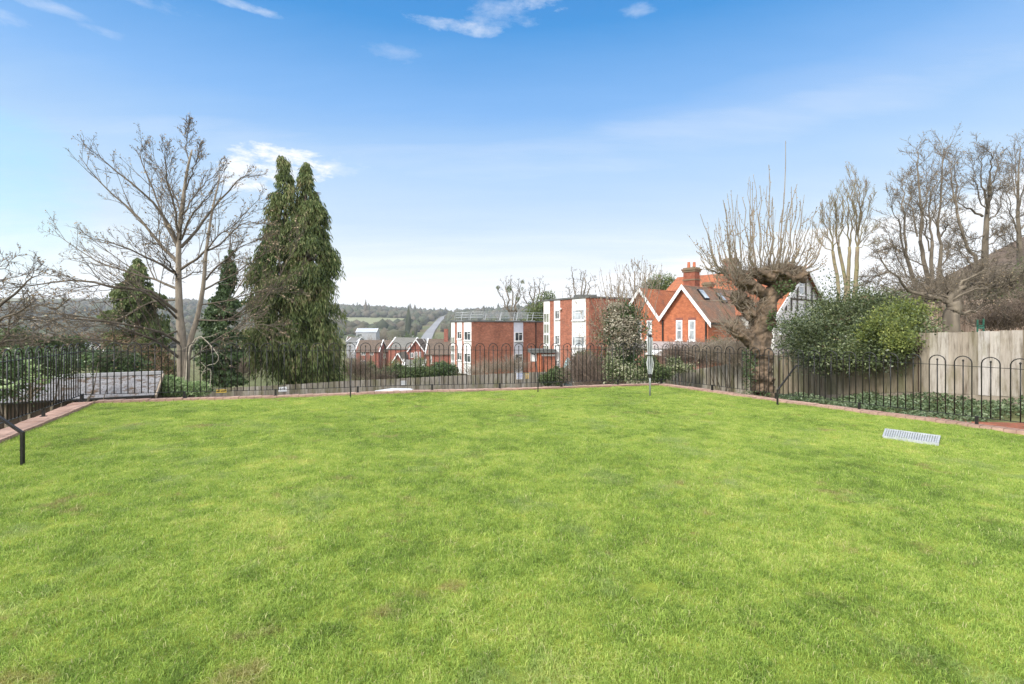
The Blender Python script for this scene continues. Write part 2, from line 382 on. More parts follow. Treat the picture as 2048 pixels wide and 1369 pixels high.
M['galv'] = simple('galvanised_steel', (0.42, 0.44, 0.45), (0.33, 0.35, 0.36), 8, 0.45, 0.6)
M['flatroof'] = simple('roof_felt', (0.09, 0.095, 0.09), (0.14, 0.14, 0.13), 2, 0.9)
M['slate'] = tilemat('slate_moss', [(0.17, 0.17, 0.175), (0.29, 0.285, 0.29), (0.22, 0.22, 0.22)], 0.15, 0.25, 0.9, moss=(0.09, 0.06, 0.035), mossamt=0.5)
M['orangetile'] = tilemat('orange_tile', [(0.22, 0.115, 0.075), (0.40, 0.14, 0.07), (0.47, 0.17, 0.08), (0.24, 0.13, 0.085)], 0.12, 0.17, 0.7)
M['browntile'] = tilemat('brown_tile', [(0.17, 0.125, 0.09), (0.30, 0.16, 0.10), (0.21, 0.15, 0.11), (0.14, 0.12, 0.085)], 0.12, 0.17, 0.7)
M['darktile'] = tilemat('dark_tile', [(0.11, 0.085, 0.07), (0.16, 0.12, 0.09), (0.095, 0.08, 0.065)], 0.2, 0.3, 0.4)
M['greytile'] = tilemat('grey_tile', [(0.17, 0.165, 0.15), (0.22, 0.215, 0.19)], 0.2, 0.3, 0.3)
M['bluetile'] = tilemat('blue_slate', [(0.14, 0.19, 0.24), (0.2, 0.26, 0.31)], 0.25, 0.3, 0.3)
M['greywhite2'] = simple('pale_ridge', (0.42, 0.42, 0.42), (0.32, 0.32, 0.32), 3, 0.8)
M['palemetal'] = simple('pale_metal_roof', (0.40, 0.43, 0.48), (0.32, 0.35, 0.4), 0.3, 0.5)
M['lead'] = simple('lead_sheet', (0.30, 0.28, 0.28), (0.38, 0.35, 0.34), 1.2, 0.6)
M['darktimber'] = simple('dark_timber', (0.05, 0.035, 0.025), (0.09, 0.065, 0.045), 5, 0.8, sc=(1, 1, 0.2))
M['palewood'] = simple('pale_batten', (0.40, 0.33, 0.25), (0.28, 0.22, 0.16), 5, 0.8)
M['curtain'] = simple('net_curtain', (0.50, 0.52, 0.53), (0.35, 0.37, 0.38), 3, 0.8, sc=(6, 6, 0.3))
def glassmat(name, c, r=0.08):
    m, nt, b = new_mat(name); b.inputs['Base Color'].default_value = (*c, 1); b.inputs['Roughness'].default_value = r; b.inputs['Specular IOR Level'].default_value = 0.8
    f = noi(nt, coord(nt, 'pos'), 0.9, 3); nt.links.new(ramp(nt, f, [(0.4, tuple(x*0.6 for x in c)), (0.6, tuple(x*1.5 for x in c))]), b.inputs['Base Color']); return m
M['glass'] = glassmat('window_glass', (0.05, 0.06, 0.065)); M['glasslight'] = glassmat('curtained_glass', (0.33, 0.36, 0.38), 0.2)
M['glassgreen'] = glassmat('stair_glass', (0.16, 0.17, 0.13), 0.2)
# weathered fence boards: each board its own tone
def boardmat(name, cols, green, gamt=0.55):
    m, nt, b = new_mat(name); b.inputs['Roughness'].default_value = 0.85; b.inputs['Specular IOR Level'].default_value = 0.15
    gi = nd(nt, 'ShaderNodeNewGeometry').outputs['Random Per Island']; n = len(cols)
    c = ramp(nt, gi, [(i/(n-1)*0.98+0.01, x) for i, x in enumerate(cols)])
    f = noi(nt, coord(nt, 'pos', (9, 9, 0.9)), 1.6, 7, 0.7)
    c = mixc(nt, 1.0, c, ramp(nt, f, [(0.32, (0.42, 0.38, 0.33)), (0.5, (1.0, 1.0, 1.0)), (0.7, (1.3, 1.3, 1.3))]), 'MULTIPLY')
    f2 = noi(nt, coord(nt, 'pos', (1.2, 1.2, 0.5)), 1.4, 6, 0.65)
    c = mixc(nt, ramp(nt, f2, [(gamt-0.04, (0, 0, 0)), (gamt+0.14, (0.75, 0.75, 0.75))]), c, green)
    nt.links.new(c, b.inputs['Base Color']); bump(nt, b, f, 0.35, 0.01); return m
M['boards'] = boardmat('fence_boards', [(0.25, 0.205, 0.155), (0.41, 0.375, 0.33), (0.155, 0.125, 0.08), (0.46, 0.43, 0.40), (0.27, 0.225, 0.17)], (0.17, 0.15, 0.08), 0.56)
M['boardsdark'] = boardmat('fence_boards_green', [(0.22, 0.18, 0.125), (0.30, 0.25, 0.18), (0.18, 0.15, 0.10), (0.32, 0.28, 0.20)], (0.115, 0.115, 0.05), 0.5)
M['boardsfar'] = boardmat('fence_boards_far', [(0.25, 0.215, 0.165), (0.35, 0.32, 0.265), (0.18, 0.155, 0.12), (0.40, 0.37, 0.32)], (0.15, 0.145, 0.06), 0.52)
M['boardsbrown'] = boardmat('fence_boards_brown', [(0.42, 0.31, 0.24), (0.36, 0.26, 0.20), (0.46, 0.36, 0.29)], (0.30, 0.2, 0.15), 0.6)
M['bark_pale'] = simple('pale_bark', (0.31, 0.265, 0.205), (0.18, 0.15, 0.115), 5, 0.85, bs=0.5, sc=(1, 1, 0.35))
M['bark_dark'] = simple('branch_bark', (0.135, 0.11, 0.078), (0.07, 0.058, 0.043), 3, 0.9)
M['ivybed'] = leafmat('ivy_bed_leaf', [(0.035, 0.06, 0.025), (0.075, 0.115, 0.05), (0.14, 0.19, 0.09), (0.24, 0.28, 0.17)], 1.4, rough=0.4, trans=0.15, spec=0.4)
M['bark'] = simple('grey_bark', (0.21, 0.175, 0.13), (0.11, 0.092, 0.07), 5, 0.9, bs=0.5, sc=(1, 1, 0.4))
M['bark_mid'] = simple('brown_bark', (0.20, 0.14, 0.092), (0.06, 0.046, 0.032), 5, 0.9, bs=0.9, sc=(1, 1, 0.6), bscale=9)
M['bark_moss'] = simple('mossy_bark', (0.26, 0.23, 0.12), (0.22, 0.17, 0.12), 2.5, 0.9, bs=0.5)
M['twig_red'] = simple('red_brown_twigs', (0.23, 0.175, 0.13), (0.15, 0.115, 0.09), 2.5, 0.9)
M['twig_grey'] = simple('grey_brown_twigs', (0.29, 0.24, 0.18), (0.20, 0.165, 0.125), 2.5, 0.9)
M['bud'] = leafmat('brown_bud', [(0.16, 0.11, 0.07), (0.30, 0.23, 0.14), (0.42, 0.33, 0.21)], trans=0.1)
M['conifer'] = leafmat('conifer_spray', [(0.028, 0.048, 0.018), (0.075, 0.112, 0.035), (0.135, 0.18, 0.055), (0.21, 0.235, 0.09), (0.25, 0.20, 0.11)], 0.8, trans=0.2)
M['conifer_dark'] = leafmat('conifer_dark', [(0.065, 0.09, 0.032), (0.115, 0.155, 0.05), (0.19, 0.22, 0.08)], 0.8, trans=0.15)
M['ivy'] = leafmat('ivy_leaf', [(0.035, 0.06, 0.022), (0.065, 0.11, 0.035), (0.12, 0.18, 0.06)], 1.0, rough=0.42, trans=0.1, spec=0.4)
M['holly'] = leafmat('holly_leaf', [(0.045, 0.065, 0.028), (0.085, 0.115, 0.045), (0.14, 0.175, 0.07), (0.22, 0.24, 0.10)], 1.1, rough=0.38, trans=0.12, spec=0.5)
M['yellowleaf'] = leafmat('variegated_leaf', [(0.08, 0.115, 0.035), (0.17, 0.21, 0.055), (0.31, 0.33, 0.09)], 1.3, rough=0.45, trans=0.3)
M['hedge'] = leafmat('hedge_leaf', [(0.045, 0.07, 0.03), (0.085, 0.12, 0.045), (0.14, 0.18, 0.065)], 0.9, trans=0.15)
M['palegreen'] = leafmat('pale_green_leaf', [(0.14, 0.22, 0.09), (0.28, 0.38, 0.17), (0.42, 0.50, 0.28)], 2, trans=0.35)
M['seedhead'] = leafmat('pale_seed_head', [(0.24, 0.21, 0.14), (0.40, 0.36, 0.27), (0.52, 0.49, 0.40)], 1.5, trans=0.2)
M['whiteflower'] = leafmat('cream_flower', [(0.05, 0.09, 0.03), (0.10, 0.15, 0.05), (0.34, 0.35, 0.2), (0.55, 0.53, 0.40)], 1.5, trans=0.25)
M['deadleaf'] = leafmat('dead_leaf', [(0.10, 0.06, 0.04), (0.22, 0.13, 0.08), (0.32, 0.22, 0.14)], 1.5, trans=0.1)
M['fieldwood'] = leafmat('far_canopy', [(0.022, 0.035, 0.02), (0.055, 0.06, 0.035), (0.10, 0.085, 0.06), (0.06, 0.075, 0.04), (0.12, 0.105, 0.075)], 0.006, rough=0.9, trans=0)
# ================================================================== terrain
CP = [(-14, 10, -3.3), (-20, 20, -3.9), (-25, 8, -4), (-12, 22, -3.2), (-9, 26, -2.9), (0, 26, -2.85), (5, 26, -2.85), (6, 32, -2.9), (10, 25, -2.05), (10.6, 19.8, -1.05), (12.4, 12.4, -0.1), (8.0, 15, -0.38),
      (10, 12, -0.32), (11.5, 7, -0.1), (15, 3, .3), (20, 22, 1.4), (18, 17, 1.0), (24, 15, 1.8), (30, 25, 2.2), (20, 32, -0.5), (15, 40, -2.9), (25, 42, -2.6), (0, 50, -3.5), (-5, 60, -4.0), (6, 50, -3.9), (-30, 45, -5.5), (-20, 60, -6), (-60, 60, -9),
      (40, 45, 0), (0, -12, -.6), (-15, -5, -2.5), (15, -10, .5), (0, 0, -1.2), (0, 6, -1.6), (4, 10, -1.4), (-5, 9, -2), (-8, 14, -3.0), (-2, 17.5, -2.9), (4, 19, -2.8), (-9.5, 6, -2.6), (9, 18, -1.3), (13.5, 16, 0.1), (14, 20, 0.2), (-4, 22, -2.85)]
CPa = np.array(CP)
RU = [-3000, -500, 0, 300, 500, 700, 900, 1000, 1080, 1300, 3000]; RZ = [100, 98, 90, 82, 66, 54, 40, 44, 54, 62, 62]
PR = [0, 60, 140, 250, 400, 550, 700, 900, 1450]; PZ = [-3.5, -4.2, -9.8, -13.5, -13, -7, 0, 15, 0]
def far_z(x, y):
    r = np.hypot(x, y); yy = np.maximum(y, 1.0); u = np.where(y > 1, x/yy*1000+1024, np.where(x < 0, -3000, 3000))
    u = np.clip(u, -3000, 3000)
    d = np.maximum(y, r*0.62)
    base = np.interp(d, PR[:-1], PZ[:-1])
    rid = np.interp(u, RU, RZ)+1.8
    t = np.clip((d-700)/750, 0, 1); t2 = t**1.25
    up = 0*(1-t2)+rid*t2+15*0
    z = np.where(d > 700, up+np.sin(np.pi*t)*3.0, base)
    z = np.where(d > 1450, rid-(d-1450)*0.03, z)
    z = z+np.where(d > 300, np.sin(x*0.011+1)*np.cos(y*0.009)*2.0*np.clip((d-300)/300, 0, 1), 0)
    return z
def tz(x, y):
    x = np.asarray(x, float); y = np.asarray(y, float); sh = x.shape; x = x.ravel(); y = y.ravel()
    d2 = (x[:, None]-CPa[None, :, 0])**2+(y[:, None]-CPa[None, :, 1])**2+0.6
    w = 1/d2**1.6; near = (w*CPa[None, :, 2]).sum(1)/w.sum(1)
    r = np.hypot(x, y); t = np.clip((r-48)/45, 0, 1); t = t*t*(3-2*t)
    return (near*(1-t)+far_z(x, y)*t).reshape(sh)
def tz1(x, y): return float(tz(np.array([x]), np.array([y]))[0])
rr_ = np.concatenate([[0.5], np.geomspace(2, 2600, 170)]); th = np.linspace(0, 2*np.pi, 420, endpoint=False)
RRg, TH = np.meshgrid(rr_, th, indexing='ij'); gx = RRg*np.sin(TH); gy = RRg*np.cos(TH); gz = tz(gx, gy)
nr, ntn = RRg.shape
V = np.stack([gx, gy, gz], -1).reshape(-1, 3)
i = np.arange(nr-1)[:, None]*ntn; j = np.arange(ntn)[None, :]; j2 = (j+1) % ntn
F = np.stack([i+j, i+ntn+j, i+ntn+j2, i+j2], -1).reshape(-1, 4)[:, ::-1]
m, nt, b = new_mat('hill_ground'); b.inputs['Roughness'].default_value = 0.95; b.inputs['Specular IOR Level'].default_value = 0.1
v = coord(nt, 'pos'); f1 = noi(nt, v, 0.006, 5, 0.6); f2 = noi(nt, v, 0.4, 6, 0.6)
c = ramp(nt, f1, [(0.4, (0.115, 0.13, 0.06)), (0.5, (0.16, 0.165, 0.08)), (0.58, (0.15, 0.125, 0.075))])
c = mixc(nt, 0.6, c, ramp(nt, f2, [(0.3, (0.55, 0.5, 0.45)), (0.7, (1.2, 1.15, 1.1))]), 'MULTIPLY')
nt.links.new(c, b.inputs['Base Color'])
terrain = struct(npmesh('terrain', V, F, m, smooth=True))
# pale meadow on the far slope and the straight road climbing through it
def drape(name, poly, mat, off, n=24, kind='structure'):
    """poly = left edge points and right edge points, lofted and draped on the hill"""
    L, Rr = poly; vs = []; fs = []
    for a, bb in zip(L, Rr):
        for k in range(7):
            x = a[0]+(bb[0]-a[0])*k/6; y = a[1]+(bb[1]-a[1])*k/6; vs.append((x, y, tz1(x, y)+off))
    for i in range(len(L)-1):
        for k in range(6): q = i*7+k; fs.append((q, q+1, q+8, q+7))
    me = bpy.data.meshes.new(name); me.from_pydata(vs, [], fs); o = link(name, me, mat); return struct(o, kind)
Lp, Rp = [], []
for s_ in range(30):
    Yq = 760+240*s_/29; Lp.append((kx(650)*Yq, Yq)); Rp.append((kx(818-10*math.sin(s_))*Yq, Yq))
M['meadow'] = simple('pale_meadow', (0.22, 0.22, 0.12), (0.17, 0.19, 0.09), 0.02, 0.95)
drape('meadow', (Lp, Rp), M['meadow'], 0.9)
Lp, Rp = [], []
def road_c(Yq): t = (Yq-430)/1020; return kx(850+55*t)*Yq
for s_ in range(60):
    Yq = 430+1020*s_/59; xc = road_c(Yq); Lp.append((xc-5.5, Yq)); Rp.append((xc+5.5, Yq))
M['asphalt_far'] = simple('worn_asphalt', (0.20, 0.20, 0.205), (0.26, 0.26, 0.265), 0.05, 0.8)
drape('road', (Lp, Rp), M['asphalt_far'], 1.2)
# car park between the retaining wall and the boundary fence
M['asphalt'] = simple('car_park_asphalt', (0.06, 0.06, 0.062), (0.085, 0.083, 0.08), 3, 0.9)
vs = []; fs = []
nx_, ny_ = 30, 12
for iy in range(ny_+1):
    for ix in range(nx_+1):
        x = -13+19*ix/nx_; y0 = 11.6+0.356*(x+9.54)+0.5 if x > -9.5 else 12; y1 = np.interp(x, [-14.4, -11.9, -8.6, -3.6, 3.5, 5.8], [22.6, 23.6, 26, 28.5, 32, 32]); y = y0+(y1-y0)*iy/ny_
        vs.append((x, y, tz1(x, y)+0.03))
for iy in range(ny_):
    for ix in range(nx_): q = iy*(nx_+1)+ix; fs.append((q, q+1, q+nx_+2, q+nx_+1))
me = bpy.data.meshes.new('car_park'); me.from_pydata(vs, [], fs); struct(link('car_park', me, M['asphalt']))
# ================================================================== lawn
LC = (-9.54, 11.1); RC = (4.79, 16.2)
dB = Vector((RC[0]-LC[0], RC[1]-LC[1])).normalized(); LB = math.hypot(RC[0]-LC[0], RC[1]-LC[1])
dL = Vector((0.42, -0.907)).normalized(); dR = Vector((0.53, -0.848)).normalized()
LE = (LC[0]+dL.x*13.5, LC[1]+dL.y*13.5); 
RM = (RC[0]+dR.x*5.4-0.06, RC[1]+dR.y*5.4-0.04); RE = (RC[0]+dR.x*16, RC[1]+dR.y*16)
lawn_poly = [LC, RC, RM, RE, (13.3, -7), (-4, -7), LE]
def inside(x, y, poly=lawn_poly):
    c = False; n = len(poly)
    for i in range(n):
        x1, y1 = poly[i]; x2, y2 = poly[(i+1) % n]
        if (y1 > y) != (y2 > y) and x < (x2-x1)*(y-y1)/(y2-y1)+x1: c = not c
    return c
bm = bmesh.new()
bm.faces.new([bm.verts.new((x, y, 0)) for x, y in lawn_poly])
for ax, lo, hi in ((0, -10, 14), (1, -7, 17)):
    for q in np.arange(lo+0.5, hi, 0.5):
        bmesh.ops.bisect_plane(bm, geom=bm.verts[:]+bm.edges[:]+bm.faces[:], plane_co=(q, q, 0), plane_no=(1-ax, ax, 0))
for vtx in bm.verts: vtx.co.z = lz(vtx.co.x, vtx.co.y)
for f in bm.faces:
    if f.normal.z < 0: f.normal_flip()
me = bpy.data.meshes.new('lawn'); bm.to_mesh(me); bm.free()
if me.polygons[0].normal.z < 0: me.flip_normals()
def grasscolor(nt, isl=None):
    v = coord(nt, 'pos')
    big = noi(nt, v, 0.55, 5, 0.6); mid = noi(nt, v, 3.2, 5, 0.65); v2 = coord(nt, 'pos', (1, 1, 1)); fine = noi(nt, v2, 14, 4, 0.6)
    f = mth(nt, 'ADD', mth(nt, 'MULTIPLY', big, 0.45), mth(nt, 'ADD', mth(nt, 'MULTIPLY', mid, 0.45), mth(nt, 'MULTIPLY', fine, 0.3))); f = mth(nt, 'SUBTRACT', f, 0.1)
    if isl is not None: f = mth(nt, 'ADD', f, mth(nt, 'MULTIPLY', mth(nt, 'SUBTRACT', isl, 0.5), 0.22))
    c = ramp(nt, f, [(0.34, (0.145, 0.225, 0.045)), (0.44, (0.265, 0.385, 0.07)), (0.54, (0.38, 0.50, 0.10)), (0.67, (0.57, 0.60, 0.18))])
    # greyish clover patches and straw-brown worn spots
    mpn = nd(nt, 'ShaderNodeMapping'); mpn.inputs['Location'].default_value = (13, 7, 3); nt.links.new(v, mpn.inputs[0])
    p1 = noi(nt, mpn.outputs[0], 1.05, 5, 0.7); c = mixc(nt, ramp(nt, p1, [(0.56, (0, 0, 0)), (0.68, (0.6,)*3)]), c, (0.30, 0.38, 0.15))
    mpn2 = nd(nt, 'ShaderNodeMapping'); mpn2.inputs['Location'].default_value = (-4, 19, 3); nt.links.new(v, mpn2.inputs[0])
    p2 = noi(nt, mpn2.outputs[0], 1.5, 6, 0.72); c = mixc(nt, ramp(nt, p2, [(0.60, (0, 0, 0)), (0.69, (0.7,)*3)]), c, (0.36, 0.28, 0.14))
    if isl is not None: c = mixc(nt, ramp(nt, isl, [(0.93, (0, 0, 0)), (0.95, (0.8,)*3)]), c, (0.58, 0.52, 0.28))
    return c
m, nt, b = new_mat('lawn_soil_and_thatch'); b.inputs['Roughness'].default_value = 0.95; b.inputs['Specular IOR Level'].default_value = 0.1
c = grasscolor(nt); c = mixc(nt, 0.85, c, (0.50, 0.43, 0.33), 'MULTIPLY')
nt.links.new(c, b.inputs['Base Color']); bump(nt, b, noi(nt, coord(nt, 'pos'), 25, 5), 0.8, 0.03)
lawn = struct(link('lawn', me, m))
m, nt, b = new_mat('grass_blade'); b.inputs['Roughness'].default_value = 0.5; b.inputs['Specular IOR Level'].default_value = 0.25
gi = nd(nt, 'ShaderNodeNewGeometry').outputs['Random Per Island']
c = grasscolor(nt, gi); nt.links.new(c, b.inputs['Base Color'])
t = nd(nt, 'ShaderNodeBsdfTranslucent'); nt.links.new(c, t.inputs['Color']); mx = nd(nt, 'ShaderNodeMixShader'); mx.inputs[0].default_value = 0.35
nt.links.new(b.outputs[0], mx.inputs[1]); nt.links.new(t.outputs[0], mx.inputs[2]); nt.links.new(mx.outputs[0], nt.nodes['Material Output'].inputs['Surface'])
M['grass'] = m
# turf patches used by the grass scatter (never linked to the scene themselves)
clumps = bpy.data.collections.new('turf_patches')
for q in range(6):
    r = np.random.default_rng(50+q); n = 340; S = 0.17
    px = r.uniform(-S, S, n); py = r.uniform(-S, S, n); keep = np.hypot(px, py) < S; px = px[keep]; py = py[keep]; n = len(px)
    h = r.gamma(5, 0.0020, n)*(1.0 if q < 5 else 1.6)+0.006; a = r.uniform(0, 2*np.pi, n); lean = r.uniform(0.2, 1.7, n)*h; w = r.uniform(0.0011, 0.0024, n)
    dx, dy = np.cos(a), np.sin(a); fa = a+r.normal(0, 0.6, n)+np.pi/2; sx_, sy_ = np.cos(fa)*w, np.sin(fa)*w
    z0 = -0.008
    v0 = np.stack([px-sx_, py-sy_, np.full(n, z0)], 1); v1 = np.stack([px+sx_, py+sy_, np.full(n, z0)], 1)
    mxx = px+dx*lean*0.35; myy = py+dy*lean*0.35
    v2 = np.stack([mxx+sx_*.8, myy+sy_*.8, h*0.62], 1); v3 = np.stack([mxx-sx_*.8, myy-sy_*.8, h*0.62], 1)
    tx = px+dx*lean; ty = py+dy*lean; v4 = np.stack([tx+sx_*.15, ty+sy_*.15, h*(1-0.25*lean/h.max())], 1); v5 = np.stack([tx-sx_*.15, ty-sy_*.15, h*(1-0.25*lean/h.max())], 1)
    V = np.stack([v0, v1, v2, v3, v4, v5], 1).reshape(-1, 3); bidx = np.arange(n)[:, None]*6
    F = np.concatenate([bidx+np.array([[0, 1, 2, 3]]), bidx+np.array([[3, 2, 4, 5]])], 0)
    me = bpy.data.meshes.new('turf_patch'); me.from_pydata(V.tolist(), [], F.tolist()); me.materials.append(M['grass'])
    o = bpy.data.objects.new('turf_patch', me); clumps.objects.link(o)
ng = bpy.data.node_groups.new('grass_scatter', 'GeometryNodeTree')
ng.interface.new_socket('Geometry', in_out='INPUT', socket_type='NodeSocketGeometry'); ng.interface.new_socket('Geometry', in_out='OUTPUT', socket_type='NodeSocketGeometry')
N = ng.nodes; gin = N.new('NodeGroupInput'); gout = N.new('NodeGroupOutput')
dist = N.new('GeometryNodeDistributePointsOnFaces'); dist.distribute_method = 'RANDOM'
at_ = N.new('GeometryNodeInputNamedAttribute'); at_.data_type = 'FLOAT'; at_.inputs['Name'].default_value = 'dens'
ci = N.new('GeometryNodeCollectionInfo'); ci.inputs['Collection'].default_value = clumps; ci.inputs['Separate Children'].default_value = True; ci.inputs['Reset Children'].default_value = True
iop = N.new('GeometryNodeInstanceOnPoints'); iop.inputs['Pick Instance'].default_value = True
rv = N.new('FunctionNodeRandomValue'); rv.data_type = 'FLOAT_VECTOR'; rv.inputs[0].default_value = (-0.12, -0.12, 0); rv.inputs[1].default_value = (0.12, 0.12, 6.283)
pos = N.new('GeometryNodeInputPosition'); nz = N.new('ShaderNodeTexNoise'); nz.inputs['Scale'].default_value = 4.2; nz.inputs['Detail'].default_value = 4; nz.inputs['Roughness'].default_value = 0.7
mr = N.new('ShaderNodeMapRange'); mr.inputs['From Min'].default_value = 0.32; mr.inputs['From Max'].default_value = 0.68; mr.inputs['To Min'].default_value = 0.4; mr.inputs['To Max'].default_value = 1.45
lk = ng.links.new
lk(gin.outputs[0], dist.inputs['Mesh']); lk(at_.outputs['Attribute'], dist.inputs['Density']); lk(dist.outputs['Points'], iop.inputs['Points']); lk(ci.outputs[0], iop.inputs['Instance'])
lk(rv.outputs[0], iop.inputs['Rotation']); lk(pos.outputs[0], nz.inputs['Vector']); lk(nz.outputs[0], mr.inputs[0]); lk(mr.outputs[0], iop.inputs['Scale']); lk(iop.outputs[0], gout.inputs[0])
me = lawn.data.copy(); me.name = 'grass'
at2 = me.attributes.new('dens', 'FLOAT', 'POINT')
for i_, vtx in enumerate(me.vertices):
    d_ = math.hypot(vtx.co.x, vtx.co.y); at2.data[i_].value = (120 if d_ < 4 else 120-(d_-4)*7 if d_ < 12 else 62) if vtx.co.y > -1 else 30
go = bpy.data.objects.new('grass', me); COL.objects.link(go); struct(go, 'stuff')
md = go.modifiers.new('scatter', 'NODES'); md.node_group = ng
# ================================================================== brick edging on its retaining wall
def edging(name, pts, width, out, label, top=0.06):
    """pts: lawn side line; out: +1/-1 side on which the wall stands"""
    root = thing(name, label, 'wall', (pts[0][0], pts[0][1], lz(*pts[0])))
    cb = MB(); wb = MB(); rnd = random.Random(len(label))
    for (a, b_) in zip(pts[:-1], pts[1:]):
        a = Vector(a); b_ = Vector(b_); d = (b_-a); L = d.length; d.normalize(); n = Vector((-d.y, d.x))*out
        k = int(L/0.165)
        for i in range(k):
            s0 = i*L/k+0.005; s1 = (i+1)*L/k-0.005; p = a+d*(s0+s1)/2; z = lz(p.x, p.y)+top+rnd.uniform(-0.006, 0.006); j = rnd.uniform(-0.006, 0.006)
            cb.fbox(a, d, n, s0, s1, j, width+j, z-0.085, z)
        # mortar bed and wall under
        q = [a+n*0.012, b_+n*0.012, b_+n*(width-0.02), a+n*(width-0.02)]
        if out < 0: q = q[::-1]
        wb.hexa([(p.x, p.y, -3.6) for p in q]+[(p.x, p.y, lz(p.x, p.y)+top-0.012) for p in q])
    cb.build('coping', M['coping'], root); wb.build('wall', M['pinkbrick'], root)
    return root
def off(p, n, s): return (p[0]+n[0]*s, p[1]+n[1]*s)
inB = (dB.y, -dB.x); inL = (-dL.y, dL.x); inR = (dR.y, -dR.x)      # unit normals that point at the lawn
assert inB[1] < 0 and inL[0] > 0 and inR[0] < 0
def isect(p, d, q, e):
    # p + s d = q + t e
    det = d[0]*(-e[1])+e[0]*d[1]; rx, ry = q[0]-p[0], q[1]-p[1]
    s = (rx*(-e[1])+e[0]*ry)/det; return (p[0]+d[0]*s, p[1]+d[1]*s)
wB, wL, wR = 0.14, 0.26, 0.16
LCi = isect(off(LC, inB, wB), dB, off(LC, inL, wL), dL); RCi = isect(off(LC, inB, wB), dB, off(RC, inR, wR), dR)
edging('brick_retaining_wall', [LCi, RCi], wB+0.11, 1, 'long low brick edging wall under the far black railing')
edging('brick_retaining_wall', [LCi, off(LE, inL, wL)], wL+0.11, -1, 'wide brick edging wall under the short railing on the left')
edging('brick_retaining_wall', [RCi, off(RM, inR, wR), off(RE, inR, wR)], wR+0.11, 1, 'red brick edging wall curving beside the ivy bed on the right')
# ================================================================== bow-top railings
hoop = MB(); P_ = 0.13
hp = [(-P_, 0, 0.13), (-P_, 0, 1.16)]+[(-P_*math.cos(a), 0, 1.16+P_*math.sin(a)) for a in np.linspace(0.2, math.pi-0.2, 9)]+[(P_, 0, 1.16), (P_, 0, 0.13)]
hoop.tube(hp, 0.0105, 6)
cbar = MB(); cbar.tube([(0, 0, 0.13), (0, 0, 1.19)], 0.0105, 6); cbar.ball((0, 0, 1.205), 0.018, 8, (1, 1, 1.3))
foot = MB(); foot.box((0, 0, 0.07), (0.045, 0.045, 0.17)); foot.box((0, 0, -0.005), (0.09, 0.09, 0.015))
def railing(pts, label, pitch=0.39):
    a = Vector(pts[0]); root = thing('bow_top_railing', label, 'railing', (a.x, a.y, lz(a.x, a.y)+0.06), 'black bow topped railings round the lawn')
    hm = cm = fm = None; rails = []
    tr = MB(); br = MB(); cnt = 0
    for (p, q) in zip(pts[:-1], pts[1:]):
        p = Vector(p); q = Vector(q); d = q-p; L = d.length; d.normalize(); n = max(1, round(L/pitch)); pt = L/n; rz = math.atan2(d.y, d.x)
        for zc, mb in ((1.1, tr), (0.14, br)):
            for s in range(n):
                a0 = p+d*s*pt; a1 = p+d*(s+1)*pt
                q4 = Vector((-d.y, d.x))*0.018
                c4 = [a0-q4, a1-q4, a1+q4, a0+q4]
                mb.hexa([(c.x, c.y, lz(c.x, c.y)+0.06+zc-0.005) for c in c4]+[(c.x, c.y, lz(c.x, c.y)+0.06+zc+0.005) for c in c4])
        for s in range(n):
            c = p+d*(s+0.5)*pt; z = lz(c.x, c.y)+0.06
            def put(nm, src, cc, zz):
                if src is None: return None
                o = bpy.data.objects.new(nm, src); COL.objects.link(o); o.parent = root; o.location = Vector((cc.x, cc.y, zz))-root.location; o.rotation_euler = (0, 0, rz); return o
            put('hoop', H_ME, c, z); put('bar', C_ME, c, z)
            if cnt % 5 == 0: cc = p+d*s*pt; put('foot', F_ME, cc, lz(cc.x, cc.y)+0.06)
            cnt += 1
    tr.build('top_rail', M['black'], root); br.build('bottom_rail', M['black'], root)
    return root
def mkme(mb, nm, smooth=True):
    me = bpy.data.meshes.new(nm); me.from_pydata(mb.v, [], mb.f); me.materials.append(M['black'])
    if smooth: me.polygons.foreach_set('use_smooth', [True]*len(me.polygons))
    me.update(); return me
H_ME, C_ME, F_ME = mkme(hoop, 'hoop'), mkme(cbar, 'bar'), mkme(foot, 'foot', False)
rB = railing([LC, RC], 'long straight run of black hooped railing along the far edge of the lawn')
rL = railing([(LC[0]+dL.x*0.06, LC[1]+dL.y*0.06), (LC[0]+dL.x*9, LC[1]+dL.y*9)], 'short run of black hooped railing on the left above the slate roof')
rR = railing([(RC[0]+dR.x*0.06, RC[1]+dR.y*0.06), RM, (RC[0]+dR.x*13, RC[1]+dR.y*13)], 'black hooped railing on the right before the ivy bed and wooden fence')
def stay(root, foot_uvY, top, knee, w, extra=None):
    mb = MB(); p = at(*foot_uvY); p.z = lz(p.x, p.y)-0.05; kn = Vector((p.x, p.y, knee)); tp = Vector(top)
    mb.beam(p, kn, w); mb.beam(kn-Vector((0, 0, w*0.4)), tp, w*0.9)
    if extra is not None: mb.beam(tp, Vector(extra), w*0.9)
    mb.build('stay', M['black'], root)
stay(rL, (45, 928, 6.3), (-7.28, 6.28, 1.24), lz(-6.2)+0.40, 0.034)
p = at(1076, 782, 14.1); q = off(RC, dB, -4.35); stay(rB, (1076, 782, 14.1), (q[0]-0.02, q[1]-0.1, 1.02), 0.36, 0.03, (q[0]-0.1, q[1], 1.04))
stay(rB, (701, 798, 12.45), (at(701, 700, 12.9).x, 13.0, 1.02), 0.36, 0.028)
q = at(1592, 732, 12.75); stay(rR, (1555, 812, 12.1), (q.x, q.y, q.z), 0.30, 0.035, (q.x+0.16, q.y+0.06, q.z))
